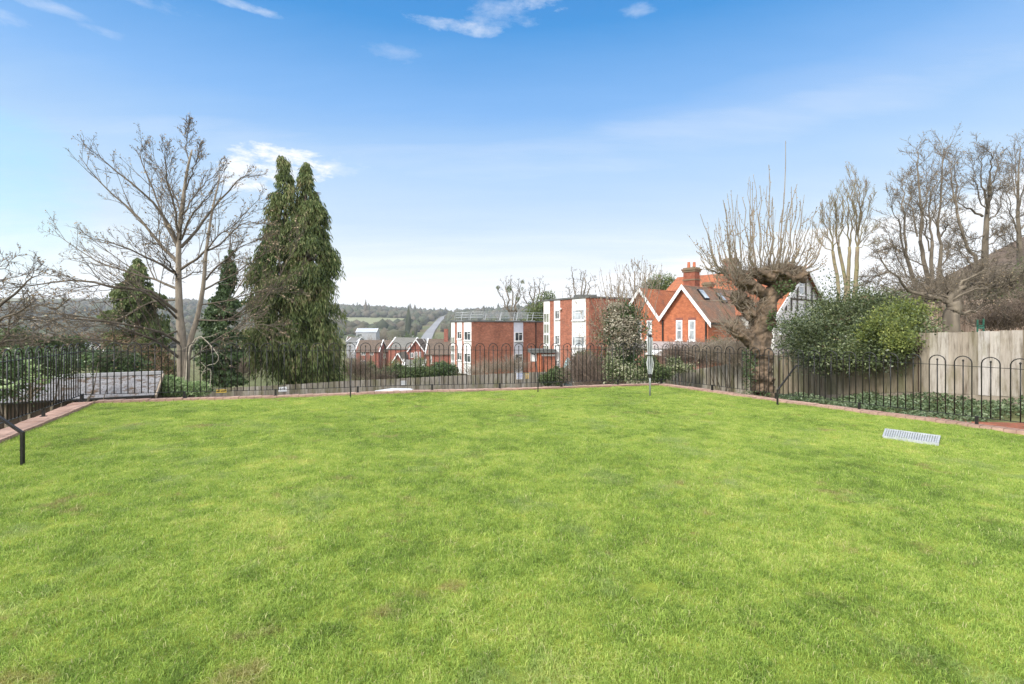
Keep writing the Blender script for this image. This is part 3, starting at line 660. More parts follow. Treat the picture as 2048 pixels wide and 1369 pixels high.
# ================================================================== metal drain grate in the lawn
gc = [(1772, 859), (1879, 873), (1875, 888), (1767, 874)]
gp = []
for u, v in gc:
    Yg = 9.0
    for _ in range(20): Yg = (CZ-(lz(kx(u)*Yg, Yg)+0.03))*1000/(v-HV)
    gp.append(Vector((kx(u)*Yg, Yg, lz(kx(u)*Yg, Yg)+0.02)))
root = thing('drain_grate', 'galvanised steel grate set flush in the lawn on the right', 'grate', (gp[0]+gp[2])/2)
fr = MB(); gs = MB()
for a, b_ in zip(gp, gp[1:]+gp[:1]): fr.beam(a, b_, 0.03, 0.05)
for k in range(1, 22):
    t = k/22; gs.beam(gp[0].lerp(gp[1], t), gp[3].lerp(gp[2], t), 0.024, 0.03)
for k in range(1, 6):
    t = k/6; gs.beam(gp[0].lerp(gp[3], t)-Vector((0, 0, .008)), gp[1].lerp(gp[2], t)-Vector((0, 0, .008)), 0.012, 0.02)
M['grate'] = simple('zinc', (0.42, 0.44, 0.45), (0.31, 0.33, 0.34), 10, 0.5, 0.0)
fr.build('frame', M['grate'], root); gs.build('bars', M['grate'], root)
bk = MB(); zz_ = Vector((0, 0, 0.02)); bk.add([tuple(x-zz_) for x in gp], [(0, 3, 2, 1)]); bk.build('tray', simple('zinc_tray', (0.16, 0.17, 0.18), (0.12, 0.13, 0.14), 4, 0.6), root)
# ================================================================== folded rotary clothes airer
p0 = at(1300, 790, 13.4); p0.z = lz(p0.x, p0.y)
root = thing('rotary_airer', 'folded rotary washing line standing on the lawn near the far corner', 'clothes airer', p0)
s_ = 13.4/1000
mb = MB(); mb.tube([p0-Vector((0, 0, .1)), p0+Vector((0, 0, 0.85))], 0.024, 10); mb.tube([p0+Vector((0, 0, .85)), p0+Vector((0, 0, 1.75))], 0.02, 8)
mb.build('pole', M['galv'], root, smooth=True)
mb = MB(); mb.tube([p0+Vector((0, 0, 1.58)), p0+Vector((0, 0, 1.66))], [0.05, 0.045], 10); mb.build('hub', M['black'], root)
mb = MB(); mb.tube([p0+Vector((0, 0, .5)), p0+Vector((0, 0, .6))], 0.05, 10); mb.build('collar', M['black'], root)
mb = MB(); mb.tube([p0+Vector((0, 0, 1.085)), p0+Vector((0, 0, 1.105))], 0.075, 12); mb.build('strap', M['black'], root)
arms = []
for k in range(4):
    a = math.pi/4+k*math.pi/2+0.2; c, s = math.cos(a), math.sin(a); mb = MB()
    mb.beam(p0+Vector((c*.035, s*.035, 0.58)), p0+Vector((c*0.05, s*0.05, 1.58)), 0.022); mb.build('arm', M['galv'], root)
mb = MB(); rnd = random.Random(4)
for k in range(26):
    a = rnd.uniform(0, 6.28); rr2 = rnd.uniform(0.06, 0.105); c, s = math.cos(a), math.sin(a); zt = rnd.uniform(1.07, 1.1); zb = rnd.uniform(0.58, 0.7)
    mb.tube([p0+Vector((c*.05, s*.05, zt)), p0+Vector((c*rr2*.8, s*rr2*.8, zt-.13)), p0+Vector((c*rr2, s*rr2, (zt+zb)/2)), p0+Vector((c*rr2*.8, s*rr2*.8, zb+.1)), p0+Vector((c*.05, s*.05, zb))], 0.0045, 4)
    mb.tube([p0+Vector((c*.07, s*.07, 1.56)), p0+Vector((c*(.055+.03*rnd.random()), s*.07, 1.3)), p0+Vector((c*.05, s*.05, 1.1))], 0.0045, 4)
mb.build('line', simple('washing_line', (0.62, 0.63, 0.62), (0.5, 0.51, 0.50), 20, 0.5), root)
# ================================================================== wooden fences
def fence(name, label, pts, mat, bw=0.11, h=None, seed=1, board=True, group=None, jit=0.012, capz=False):
    """pts: (x, y, ztop, zbottom)"""
    rnd = random.Random(seed); root = thing(name, label, 'fence', (pts[0][0], pts[0][1], pts[0][3]), group)
    mb = MB(); gb = MB(); ps = MB(); first = True
    for p, q in zip(pts[:-1], pts[1:]):
        a = Vector((p[0], p[1])); b = Vector((q[0], q[1])); d = b-a; L = d.length; d.normalize(); n = Vector((-d.y, d.x))
        if (a+b).dot(n)/2 > 0: n = -n        # towards the lawn
        k = max(1, int(L/bw)); step = (q[2]-p[2])
        for i in range(k):
            s0 = i*L/k; s1 = (i+1)*L/k+0.012; tm = (i+0.5)/k; zt = p[2]+step*tm+rnd.uniform(-1, 1)*jit; zb = p[3]+(q[3]-p[3])*tm+0.16
            o = 0.017*(i % 2)+rnd.uniform(0, .004)
            mb.fbox(a, d, n, s0, s1, o, o+0.016, zb, zt)
        m_ = 1
        A0 = a-n*0.03; gb.hexa([(x.x, x.y, z) for x, z in ((a-n*.02, p[3]-0.2), (b-n*.02, q[3]-0.2), (b+n*.012, q[3]-0.2), (a+n*.012, p[3]-0.2), (a-n*.02, p[3]+.155), (b-n*.02, q[3]+.155), (b+n*.012, q[3]+.155), (a+n*.012, p[3]+.155))][:8])
        npst = max(1, round(L/2.4))
        for i in range(npst+1):
            if i == 0 and not first: continue
            t = i/npst; c = a.lerp(b, t); pm = MB(); pm.box((c.x-n.x*.06, c.y-n.y*.06, (p[2]*(1-t)+q[2]*t+p[3]*(1-t)+q[3]*t)/2-.15), (.09, .09, p[2]*(1-t)+q[2]*t-p[3]*(1-t)-q[3]*t+.3), math.atan2(d.y, d.x))
            pm.build('post', M['darktimber'], root)
        first = False
    mb.build('board_panel', mat, root); gb.build('gravel_board', M['lead'] if False else M['gravel'], root)
    return root
M['gravel'] = simple('concrete_gravel_board', (0.33, 0.28, 0.22), (0.24, 0.20, 0.15), 3, 0.9)
def fp(u, Y, vt, vb): p = at(u, vt, Y); q = at(u, vb, Y); return (p.x, p.y, p.z, q.z)
f1 = [(15.2, 7.0, 1.95, 0.15), fp(2048, 12.2, 661, 808), fp(1841, 13.9, 667, 796)]
fence('wooden_fence', 'tall pale weathered board fence at the right edge beyond the ivy', f1, M['boards'], 0.19, seed=3)
f2 = [(f1[-1][0]-0.03, f1[-1][1]+0.05, f1[-1][2]-.06, f1[-1][3]), fp(1700, 16.6, 690, 798), fp(1562, 19.8, 708, 800)]
fence('wooden_fence', 'shaded green stained board fence under the holly bush', f2, M['boardsdark'], 0.15, seed=5)
f3 = [(f2[-1][0]-0.05, f2[-1][1]+0.05, f2[-1][2]-.05, f2[-1][3]), fp(1480, 22, 725, 803), fp(1400, 25, 738, 805), fp(1330, 28, 746, 803), (6.3, 32, -.98, -2.8)]
fence('wooden_fence', 'board fence dropping downhill behind the pollarded tree', f3, M['boardsfar'], 0.15, seed=6)
f4 = [(6.2, 32.1, -1.0, -2.85), (3.5, 32.6, -1.0, -2.9), (-3.6, 29, -1.0, -2.85), (-8.6, 26.4, -1.0, -2.9), (-11.9, 24, -1.0, -2.9), (-14.6, 22.8, -1.0, -3.1), (-16.2, 22.1, -1.1, -3.2)]
fence('wooden_fence', 'long low lying board fence along the far side of the car park', f4, M['boardsfar'], 0.14, seed=8)
f5 = [(15.6, 19.0, 2.75, 0.6), (19.5, 20.2, 2.95, 0.9), (26, 21, 3.2, 1.2)]
fence('wooden_fence', 'brown upper fence behind the gnarled tree at the top right', f5, M['boardsbrown'], 0.15, seed=9)
# signs fixed to the far fence
def sign(u, v, w, h, face, label, bars, name='sign', cat='sign'):
    # find the place on the fence line
    best = None
    for p, q in zip(f4[:-1], f4[1:]):
        for s in np.linspace(0, 1, 200):
            x = p[0]+(q[0]-p[0])*s; y = p[1]+(q[1]-p[1])*s; e = abs(x-kx(u)*y)
            if best is None or e < best[0]: best = (e, x, y, Vector((q[0]-p[0], q[1]-p[1])).normalized())
    _, x, y, d = best; d = -d if d.x < 0 else d; n = Vector((d.y, -d.x)); z = CZ-(v-HV)*y/1000
    root = thing(name, label, cat, (x, y, z-h/2)); mb = MB()
    mb.fbox((x, y), d, n, -w/2, w/2, 0.032, 0.04, z-h/2, z+h/2); mb.build('panel', face, root)
    mb = MB()
    for (a0, a1, b0, b1) in bars: mb.fbox((x, y), d, n, -w/2+a0*w, -w/2+a1*w, 0.0405, 0.0425, z-h/2+b0*h, z-h/2+b1*h)
    return root, mb
M['yellow'] = simple('yellow_sign', (0.75, 0.52, 0.08), (0.68, 0.47, 0.07), 2, 0.5); M['blueink'] = simple('blue_ink', (0.10, 0.16, 0.42), None, 2, 0.5); M['orangeink'] = simple('orange_sign', (0.72, 0.50, 0.2), None, 2, 0.5)
r_, mb = sign(443, 782.5, 0.42, 0.14, M['yellow'], 'small yellow notice on the car park fence', [(.1, .35, .3, .7), (.45, .9, .3, .42), (.45, .8, .6, .7)]); mb.build('lettering', M['black'], r_)
r_, mb = sign(565, 779, 0.38, 0.24, M['white'], 'small white notice with a dark figure below the tall conifer', [(.22, .30, .35, .9), (.4, .85, .62, .7), (.4, .8, .45, .52), (.05, .95, .12, .16)]); mb.build('lettering', M['black'], r_)
r_, mb = sign(806, 766, 0.34, 0.24, M['dirtywhite'], 'white notice on the fence above the white car', [(.15, .85, .7, .78), (.15, .7, .5, .56), (.15, .8, .3, .36)]); mb.build('lettering', M['galv'], r_)
r_, mb = sign(1039.5, 752.5, 0.50, 0.40, M['white'], 'larger white notice with blue lines of writing', [(.08, .92, .8, .9), (.15, .85, .62, .69), (.12, .88, .46, .53), (.2, .8, .3, .37), (.12, .7, .12, .18)]); mb.build('lettering', M['blueink'], r_)
r_, mb = sign(1053.5, 752, 0.22, 0.36, M['orangeink'], 'narrow pale orange notice beside the white and blue one', [(.15, .85, .7, .8), (.2, .8, .45, .5), (.2, .7, .25, .3)]); mb.build('lettering', M['white'], r_)
# ================================================================== white car, only the roof shows over the wall
def car(x, y, rz, z):
    root = thing('parked_car', 'white hatchback parked below the lawn by the car park fence', 'car', (x, y, z))
    c, s = math.cos(rz), math.sin(rz)
    def T(a, b, h): return (x+a*c-b*s, y+a*s+b*c, z+h)
    def loft(secs, name, mat, par, smooth=True):
        mb = MB(); n = len(secs[0]); k = len(secs)
        vs = [T(*p) for sct in secs for p in sct]; fs = []
        for i in range(k-1):
            for j in range(n): fs.append((i*n+j, i*n+(j+1) % n, (i+1)*n+(j+1) % n, (i+1)*n+j))
        fs.append(tuple(range(n))[::-1]); fs.append(tuple((k-1)*n+j for j in range(n))); mb.add(vs, fs)
        o = mb.build(name, mat, par, smooth=False); bv = o.modifiers.new('bevel', 'BEVEL'); bv.width = 0.05; bv.segments = 3; bv.angle_limit = R(20); return o
    def sec(a, w0, w1, w2, h0, h1, h2): return [(a, -w0, h0), (a, w0, h0), (a, w1, h1), (a, w2, h2), (a, -w2, h2), (a, -w1, h1)]
    body = loft([sec(-2.05, .7, .78, .7, .3, .55, .80), sec(-1.9, .8, .86, .8, .22, .6, .93), sec(-1, .84, .88, .83, .2, .6, .97), sec(1, .84, .88, .83, .2, .6, .96), sec(1.8, .8, .84, .76, .22, .55, .84), sec(2.0, .66, .74, .66, .3, .5, .70)], 'body', M['carwhite'], root)
    loft([sec(-1.75, .76, .74, .7, .93, 1.0, 1.05), sec(-1.45, .78, .72, .62, .94, 1.25, 1.46), sec(-.6, .8, .72, .64, .95, 1.3, 1.54), sec(.35, .8, .72, .62, .95, 1.25, 1.49), sec(.95, .8, .72, .7, .93, 1.0, 1.04)], 'roof', M['carwhite'], root)
    for sd_ in (-1, 1):
        mb = MB(); mb.add([T(-1.35, sd_*.795, 1.0), T(-.2, sd_*.8, 1.0), T(-.2, sd_*.70, 1.4), T(-1.2, sd_*.68, 1.36)], [(0, 1, 2, 3)]); mb.add([T(-.1, sd_*.8, 1.0), T(.75, sd_*.8, 1.0), T(.2, sd_*.70, 1.38), T(-.1, sd_*.7, 1.4)], [(0, 1, 2, 3)]); mb.build('side_window', M['glass'], root)
        for a in (-1.3, 1.3):
            mb = MB(); mb.tube([T(a, sd_*.68, .31), T(a, sd_*.87, .31)], .31, 20); w = mb.build('wheel', M['tyre'], root); mb = MB(); mb.tube([T(a, sd_*.84, .31), T(a, sd_*.885, .31)], .19, 14); mb.build('rim', M['galv'], w)
        mb = MB(); mb.ball(T(1.9, sd_*.6, .66), .12, 8, (.8, 1, .6)); mb.build('headlight', M['glasslight'], root)
    mb = MB(); mb.add([T(.98, -.66, 1.0), T(.98, .66, 1.0), T(.42, .56, 1.44), T(.42, -.56, 1.44)], [(0, 1, 2, 3)]); mb.build('windscreen', M['glass'], root)
M['carwhite'] = simple('white_car_paint', (0.80, 0.81, 0.82), (0.76, 0.77, 0.78), 1, 0.2, spec=0.7); M['tyre'] = simple('tyre_rubber', (0.02, 0.02, 0.02), None, 5, 0.8)
car(-5.35, 25.3, R(24), -2.83)
# ================================================================== garage with a mossy slate roof
gE = Vector((-14.35, 19.8)); gd = Vector((-.88, -.475)); gb = Vector((-.475, .88)); GL = 11.0; GD = 2.17
zeG, zrG = CZ-2.67, CZ-2.0
root = thing('garage', 'low timber garage with a mossy slate roof below the left railing', 'garage', (gE.x, gE.y, -3.7))
def G3(a, b, z): q = gE+gd*a+gb*b; return Vector((q.x, q.y, z))
def gslab(mb, b0, z0, b1, z1, th=.07, a0=-.15, a1=GL):
    q = [G3(a0, b0, z0), G3(a1, b0, z0), G3(a1, b1, z1), G3(a0, b1, z1)]
    if (q[1]-q[0]).cross(q[2]-q[0]).z < 0: q = q[::-1]
    mb.hexa([x-Vector((0, 0, th)) for x in q]+q)
mb = MB(); gslab(mb, 0, zeG, GD, zrG); gslab(mb, GD, zrG, 2*GD, zeG); mb.build('roof', M['slate'], root)
mb = MB(); mb.beam(G3(-.18, GD, zrG+.05), G3(GL, GD, zrG+.05), .28, .13); mb.build('ridge_tiles', M['greywhite2'], root)
mb = MB()
for b0 in (0, 2*GD): mb.beam(G3(-.2, b0, zeG-.07), G3(-.2, GD, zrG-.05), .05, .17)
mb.build('bargeboard', M['palewood'], root)
mb = MB(); mb.fbox(gE, gd, gb, .35, GL-.2, .3, .4, -3.9, zeG); mb.fbox(gE, gd, gb, .35, .45, .4, 2*GD-.3, -3.9, zeG+.1); mb.add([G3(.4, .3, zeG), G3(.4, 2*GD-.3, zeG), G3(.4, GD, zrG-.1)], [(0, 1, 2)]); mb.build('wall', M['darktimber'], root)
mb = MB()
for x in np.arange(.5, GL-.2, 0.62): mb.fbox(gE, gd, gb, x, x+.07, .22, .29, -3.9, zeG-.1)
mb.build('battens', M['palewood'], root)
mb = MB(); mb.beam(G3(-.15, -.04, zeG-.03), G3(GL, -.04, zeG-.03), .09, .07); mb.build('gutter', M['black'], root)
# ================================================================== plants
def leafcloud(centers, radii, n, L, W, seed, hang=0.0, shell=0.45, bumpy=0.25, squash=None):
    """leaves spread through several ellipsoids with an uneven outline"""
    r = np.random.default_rng(seed); C, D = [], []
    vol = np.array([a[0]*a[1]*a[2] for a in radii])**0.67; vol = vol/vol.sum()
    for (c, rad), f in zip(zip(centers, radii), vol):
        k = int(n*f); d = rand_dirs(k, r); rr = (shell+(1-shell)*r.random(k))**0.6
        # lobes
        q = np.array([mnoise.noise(Vector((d[i]*2.1+c[0]*.3).tolist())) for i in range(k)]); rr = rr*(1+bumpy*q*2)
        clus = r.integers(0, max(6, k//40), k); offs = r.normal(size=(max(6, k//40), 3))*0.10
        p = np.array(c)+(d*rr[:, None]+offs[clus])*np.array(rad)
        C.append(p); dd = d*0.8+r.normal(size=(k, 3))*0.7; dd[:, 2] -= hang; D.append(dd)
    C = np.concatenate(C); D = np.concatenate(D); n = len(C)
    return leaves_np(C, D, L*r.uniform(.6, 1.3, n), W*r.uniform(.7, 1.2, n), seed)
def stems(name, base, spread, h, n, r0, mat, root, seed, lean=0.3, up=0.1):
    rnd = random.Random(seed); P_s, R_s = [], []
    for _ in range(n):
        b = Vector(base)+Vector((rnd.uniform(-1, 1)*spread, rnd.uniform(-1, 1)*spread*.6, 0)); q = shoot(b, (rnd.gauss(0, lean), rnd.gauss(0, lean), 1), h*rnd.uniform(.6, 1.1), 6, rnd, .12, up)
        P_s.append(q); R_s.append([r0*(1-.8*i/5) for i in range(6)])
    V, F = tubes_np(P_s, R_s, 4); return npmesh(name, V, F, mat, root, smooth=True)
def shrub(name, label, cat, base, blobs, n, L, W, mat, seed, stemh=None, group=None, stemmat='bark', hang=0, extra=(), **kw):
    root = thing(name, label, cat, base, group)
    cs = [b[:3] for b in blobs]; rs = [b[3:] for b in blobs]
    V, F = leafcloud(cs, rs, n, L, W, seed, hang, **kw); npmesh('foliage', V, F, mat, root)
    stems('stem', base, 0.15, stemh or (blobs[0][2]-base[2])*1.1, 7, 0.05, M[stemmat], root, seed)
    for (nm, blobs2, n2, L2, W2, mat2) in extra:
        V, F = leafcloud([b[:3] for b in blobs2], [b[3:] for b in blobs2], n2, L2, W2, seed+9, 0); npmesh(nm, V, F, mat2, root)
    return root
def B(u, v, Y, ru, rv, ry=None):    # ellipsoid from its centre, and radii in picture units at that depth
    p = at(u, v, Y); return (p.x, p.y, p.z, ru*Y/1000, (ry if ry else ru*Y/1000*.9), rv*Y/1000)
def gp_(u, Y): x = kx(u)*Y; return (x, Y, tz1(x, Y))
# big holly over the right fence, with its yellow leaved neighbour
shrub('holly_bush', 'large dark holly bush leaning over the fence right of the pollard', 'bush', gp_(1680, 18.3), [B(1618, 656, 17.8, 60, 34, 1.3), B(1700, 655, 17.6, 75, 62, 1.4), B(1690, 705, 16.0, 70, 36, .8), B(1745, 705, 15.1, 55, 38, .7), B(1640, 712, 17.0, 50, 30, .8), B(1775, 640, 18, 60, 48, 1.2), B(1610, 690, 17.6, 55, 26, 1.0), B(1795, 690, 14.35, 50, 44, .6), B(1830, 660, 14.6, 32, 30, .5), B(1755, 605, 18, 40, 26, .9), B(1670, 616, 18, 34, 20, 1.0)], 44000, 0.085, 0.05, M['holly'], 11, stemh=2.4, bumpy=.75, shell=.25)
shrub('variegated_shrub', 'yellow green leaved shrub at the right side of the dark holly', 'bush', gp_(1790, 16.6), [B(1775, 650, 14.6, 44, 26, .6), B(1740, 672, 14.9, 26, 17, .4), B(1815, 625, 15.0, 34, 20, .6), B(1800, 682, 13.9, 34, 24, .4)], 7500, 0.075, 0.045, M['yellowleaf'], 12, stemh=2.4, bumpy=.6, shell=.2)
# ivy bed
def groundcover(name, label, poly, n, L, W, mat, seed, h=0.25):
    r = np.random.default_rng(seed); xs = [p[0] for p in poly]; ys = [p[1] for p in poly]; C = []
    while len(C) < n:
        x = r.uniform(min(xs), max(xs)); y = r.uniform(min(ys), max(ys))
        if inside(x, y, poly):
            hh = h*(0.6+0.8*mnoise.noise(Vector((x*1.3, y*1.3, seed)))); C.append((x, y, tz1(x, y)+r.random()**.6*max(hh, .05)))
    C = np.array(C); D = r.normal(size=(n, 3)); D[:, 2] = np.abs(D[:, 2])*.6; V, F = leaves_np(C, D, L*r.uniform(.6, 1.3, n), W, seed)
    o = npmesh(name, V, F, mat); struct(o, 'stuff'); o['label'] = label; return o
gpoly = [(5.6, 15.2), (7.1, 16.5), (9.5, 18.5), (10.7, 17.5), (11.25, 14.2), (12.35, 12.2), (14.6, 7.9), (13.7, 7.6), (11.3, 11.2), (10.1, 10.9), (9.0, 10.0), (8.62, 10.35), (7.9, 11.55)]
o_ = groundcover('ivy_bed', 'low ivy', gpoly, 23000, 0.065, 0.05, M['ivybed'], 21, 0.26)
bank = [(5.3, 15.6), (8.0, 11.4), (9.6, 11.9), (7.3, 14.6)]
groundcover('bank_weeds', 'low ivy', bank, 2500, 0.08, 0.06, M['hedge'], 22, 0.2)
# red paving strip beyond the railing
mb = MB(); pv = [(8.7, 10.75), (9.6, 12.1), (11.5, 11.4), (13.6, 7.7), (16, 3.0), (14.3, 1.5)]
c_ = (11.2, 9.4); vs = [(x, y, tz1(x, y)+.04) for x, y in pv]+[(11.0, 9.0, tz1(11, 9)+.04)]
pe = []
for i in range(14):
    t = i/13; a = off(RM, inR, -(0.2)); ax = a[0]+dR.x*(1.2+10*t); ay = a[1]+dR.y*(1.2+10*t); w_ = 2.1 if t > .12 else 1.2
    bx = ax-inR[0]*w_; by = ay-inR[1]*w_; pe.append(((ax, ay, -.26-.012*0), (bx, by, -.20)))
vs = [p for q in pe for p in q]; fs = [(2*i, 2*i+1, 2*i+3, 2*i+2) for i in range(13)]
me = bpy.data.meshes.new('paving'); me.from_pydata(vs, [], [f[::-1] for f in fs]); me.update(); set_uv(me)
M['paving'] = brickmat('red_paving', (0.36, 0.125, 0.07), (0.27, 0.09, 0.05), (0.20, 0.12, 0.09), bw=0.2, bh=0.1); struct(link('paving', me, M['paving']))
# --- pollarded tree
Yp = 15.0
def tp(u, v, dy=0): return at(u, v, Yp+dy)
base = tp(1526, 802); root = thing('pollard_tree', 'thick pollarded tree with a fan of bare shoots rising behind the railing', 'tree', base)
mb = MB()
mb.tube(bez([tp(1530, 810), tp(1524, 770), tp(1524, 720), tp(1521, 680), tp(1525, 640), tp(1534, 610), tp(1548, 586), tp(1560, 566)], 22), [.42, .36, .32, .30, .29, .29, .29, .29, .29, .29, .30, .30, .29, .27, .255, .245, .24, .24, .25, .27, .30, .34], 16)
mb.tube(bez([tp(1518, 700), tp(1500, 680, -.1), tp(1480, 665, -.15), tp(1466, 656, -.1)], 8), [.26, .24, .22, .22, .2, .2, .2, .2], 12)
mb.tube(bez([tp(1522, 655), tp(1505, 635, .1), tp(1490, 612, .1), tp(1480, 598, 0)], 8), [.25, .22, .2, .2, .22, .24, .22, .18], 12)
mb.tube(bez([tp(1540, 600), tp(1522, 585, -.1), tp(1505, 575, -.2)], 7), [.22, .18, .15, .15, .16, .17, .17], 12)
for i, (u, v, r_, dy, sc) in enumerate([(1565, 552, .50, 0, (1.4, 1.1, .75)), (1592, 548, .32, .1, (1.2, 1, .8)), (1532, 550, .34, -.1, (1.2, 1, .8)), (1600, 558, .22, 0, (1, 1, .8)), (1552, 566, .24, .1, (1, 1, .8)), (1575, 572, .26, -.1, (1, 1, .8)), (1464, 655, .25, -.1, (1.1, 1, .8)), (1478, 668, .2, -.2, (1.2, 1, .8)), (1478, 597, .26, 0, (1, 1, 1)), (1490, 612, .22, .1, (1, 1, 1.2)), (1500, 628, .2, -.1, (1, 1, 1)), (1490, 565, .3, -.1, (1.2, 1, .8)), (1510, 548, .2, 0, (1.2, 1, .8)),
        (1540, 622, .22, .2, (.7, 1, 1.2)), (1542, 640, .2, -.1, (.8, 1, 1)), (1512, 700, .24, -.2, (.9, 1, 1)), (1535, 712, .2, -.2, (.9, 1, .8)), (1514, 752, .25, -.25, (1, 1, 1)), (1535, 760, .22, -.2, (1, 1, 1)), (1520, 778, .24, -.2, (1.2, 1, .8)), (1505, 668, .24, 0, (1, 1, .9))]):
    p = tp(u, v, dy); mb.ball(p, r_*.82, 12, sc, .6, i)
o = mb.build('trunk', M['bark_mid'], root, smooth=True)
rm = o.modifiers.new('join', 'REMESH'); rm.mode = 'VOXEL'; rm.voxel_size = 0.032; rm.use_smooth_shade = True
for (sz, st) in ((0.30, 0.17), (0.11, 0.11), (0.05, 0.04)):
    tx = bpy.data.textures.new('bark_lumps', 'CLOUDS'); tx.noise_scale = sz; tx.noise_depth = 3; dm = o.modifiers.new('lumps', 'DISPLACE'); dm.texture = tx; dm.strength = st; dm.mid_level = .5; dm.texture_coords = 'LOCAL'
rnd = random.Random(5); paths, rads = [], []; bC, bD = [], []
def addshoot(s, e, r0, wob=.02, buds=True, k=9, bend=0.35):
    s = Vector(s); e = Vector(e); L = (e-s).length; m1 = s.lerp(e, .35)+Vector(((e.x-s.x)*bend*.5, (e.y-s.y)*bend*.5, -(L*.04)))
    p = bez([s, m1, e], k); p = [q+Vector((rnd.gauss(0, wob), rnd.gauss(0, wob), 0)) if 0 < i else q for i, q in enumerate(p)]
    paths.append(p); rads.append([r0*(1-.72*i/(k-1)) for i in range(k)])
    if buds:
        for i in range(2, k):
            for _ in range(3):
                if rnd.random() < .8: q = p[i-1].lerp(p[i], rnd.random()); bC.append(tuple(q)); bD.append((rnd.gauss(0, .6), rnd.gauss(0, .6), 1))
    return p
for i in range(64):
    u0 = rnd.choice([rnd.uniform(1505, 1608), rnd.uniform(1440, 1520)]) ; u1 = 1524+(u0-1524)*1.55+rnd.gauss(0, 14); u1 = min(max(u1, 1392), 1655)
    v1 = 325+abs(u1-1535)*0.75+abs(rnd.gauss(0, 1))*55; y0 = rnd.uniform(-.3, .3); p = addshoot(tp(u0, 548, y0), tp(u1, v1, y0*4), rnd.uniform(.016, .028), .03)
    for _ in range(rnd.randrange(0, 4)):
        j = rnd.randrange(2, 7); q = p[j]; e = q+(p[-1]-p[j])*rnd.uniform(.3, .65)+Vector((rnd.gauss(0, .22), rnd.gauss(0, .22), 0)); addshoot(q, e, .010, .015, k=6)
addshoot(tp(1550, 548), tp(1573, 282, .4), .028, .03)
for i in range(16): u0 = rnd.uniform(1440, 1500); addshoot(tp(u0, rnd.uniform(545, 640)), tp(u0-rnd.uniform(10, 60), rnd.uniform(430, 560), rnd.uniform(-.8, .8)), .013, .02)
for i in range(26):   # drooping and side twigs round the lower knobs
    a = rnd.choice([(1466, 656), (1480, 600), (1520, 700), (1535, 760), (1480, 668)]); e = (a[0]+rnd.gauss(-30, 40), a[1]+rnd.gauss(-5, 40)); addshoot(tp(*a), tp(e[0], e[1], rnd.uniform(-.8, .4)), .010, .03, False, bend=.8)
V, F = tubes_np(paths, rads, 5); npmesh('shoots', V, F, M['twig_grey'], root, smooth=True)
# brushy epicormic twigs covering the heads
paths, rads = [], []
for (u, v, ru, rv, n) in [(1472, 558, 26, 18, 400), (1556, 541, 30, 8, 380), (1480, 600, 14, 14, 140), (1466, 656, 22, 14, 350), (1455, 548, 18, 12, 90), (1500, 545, 22, 10, 150), (1590, 548, 10, 10, 120), (1510, 612, 22, 22, 250)]:
    for _ in range(n):
        a = rnd.gauss(0, .5); b = rnd.gauss(0, .5); c0 = tp(u+ru*a, v+rv*b, rnd.gauss(0, .3)); d = Vector((a*1.2+rnd.gauss(0, .5), rnd.gauss(-.2, .7), -b*.8+.5+rnd.gauss(0, .5))); L = rnd.uniform(.12, .42)
        paths.append(shoot(c0, d, L, 4, rnd, .25, .1)); rads.append([.0065, .006, .005, .003])
V, F = tubes_np(paths, rads, 3); npmesh('twigs', V, F, M['twig_grey'], root)
V, F = leaves_np(bC, bD, .055, .03, 3); npmesh('bud', V, F, M['bud'], root)['kind'] = 'stuff'
V, F = leafcloud([tp(1572, 574, -.35), tp(1543, 640, -.3)], [(.28, .2, .25), (.16, .2, .3)], 420, .07, .05, 31); npmesh('ivy', V, F, M['ivy'], root)
V, F = leafcloud([tp(1497, 740, -.3), tp(1500, 715, -.2), tp(1512, 790, -.4)], [(.14, .25, .6), (.2, .2, .3), (.5, .2, .12)], 600, .06, .045, 33); npmesh('ivy', V, F, M['ivy'], root)
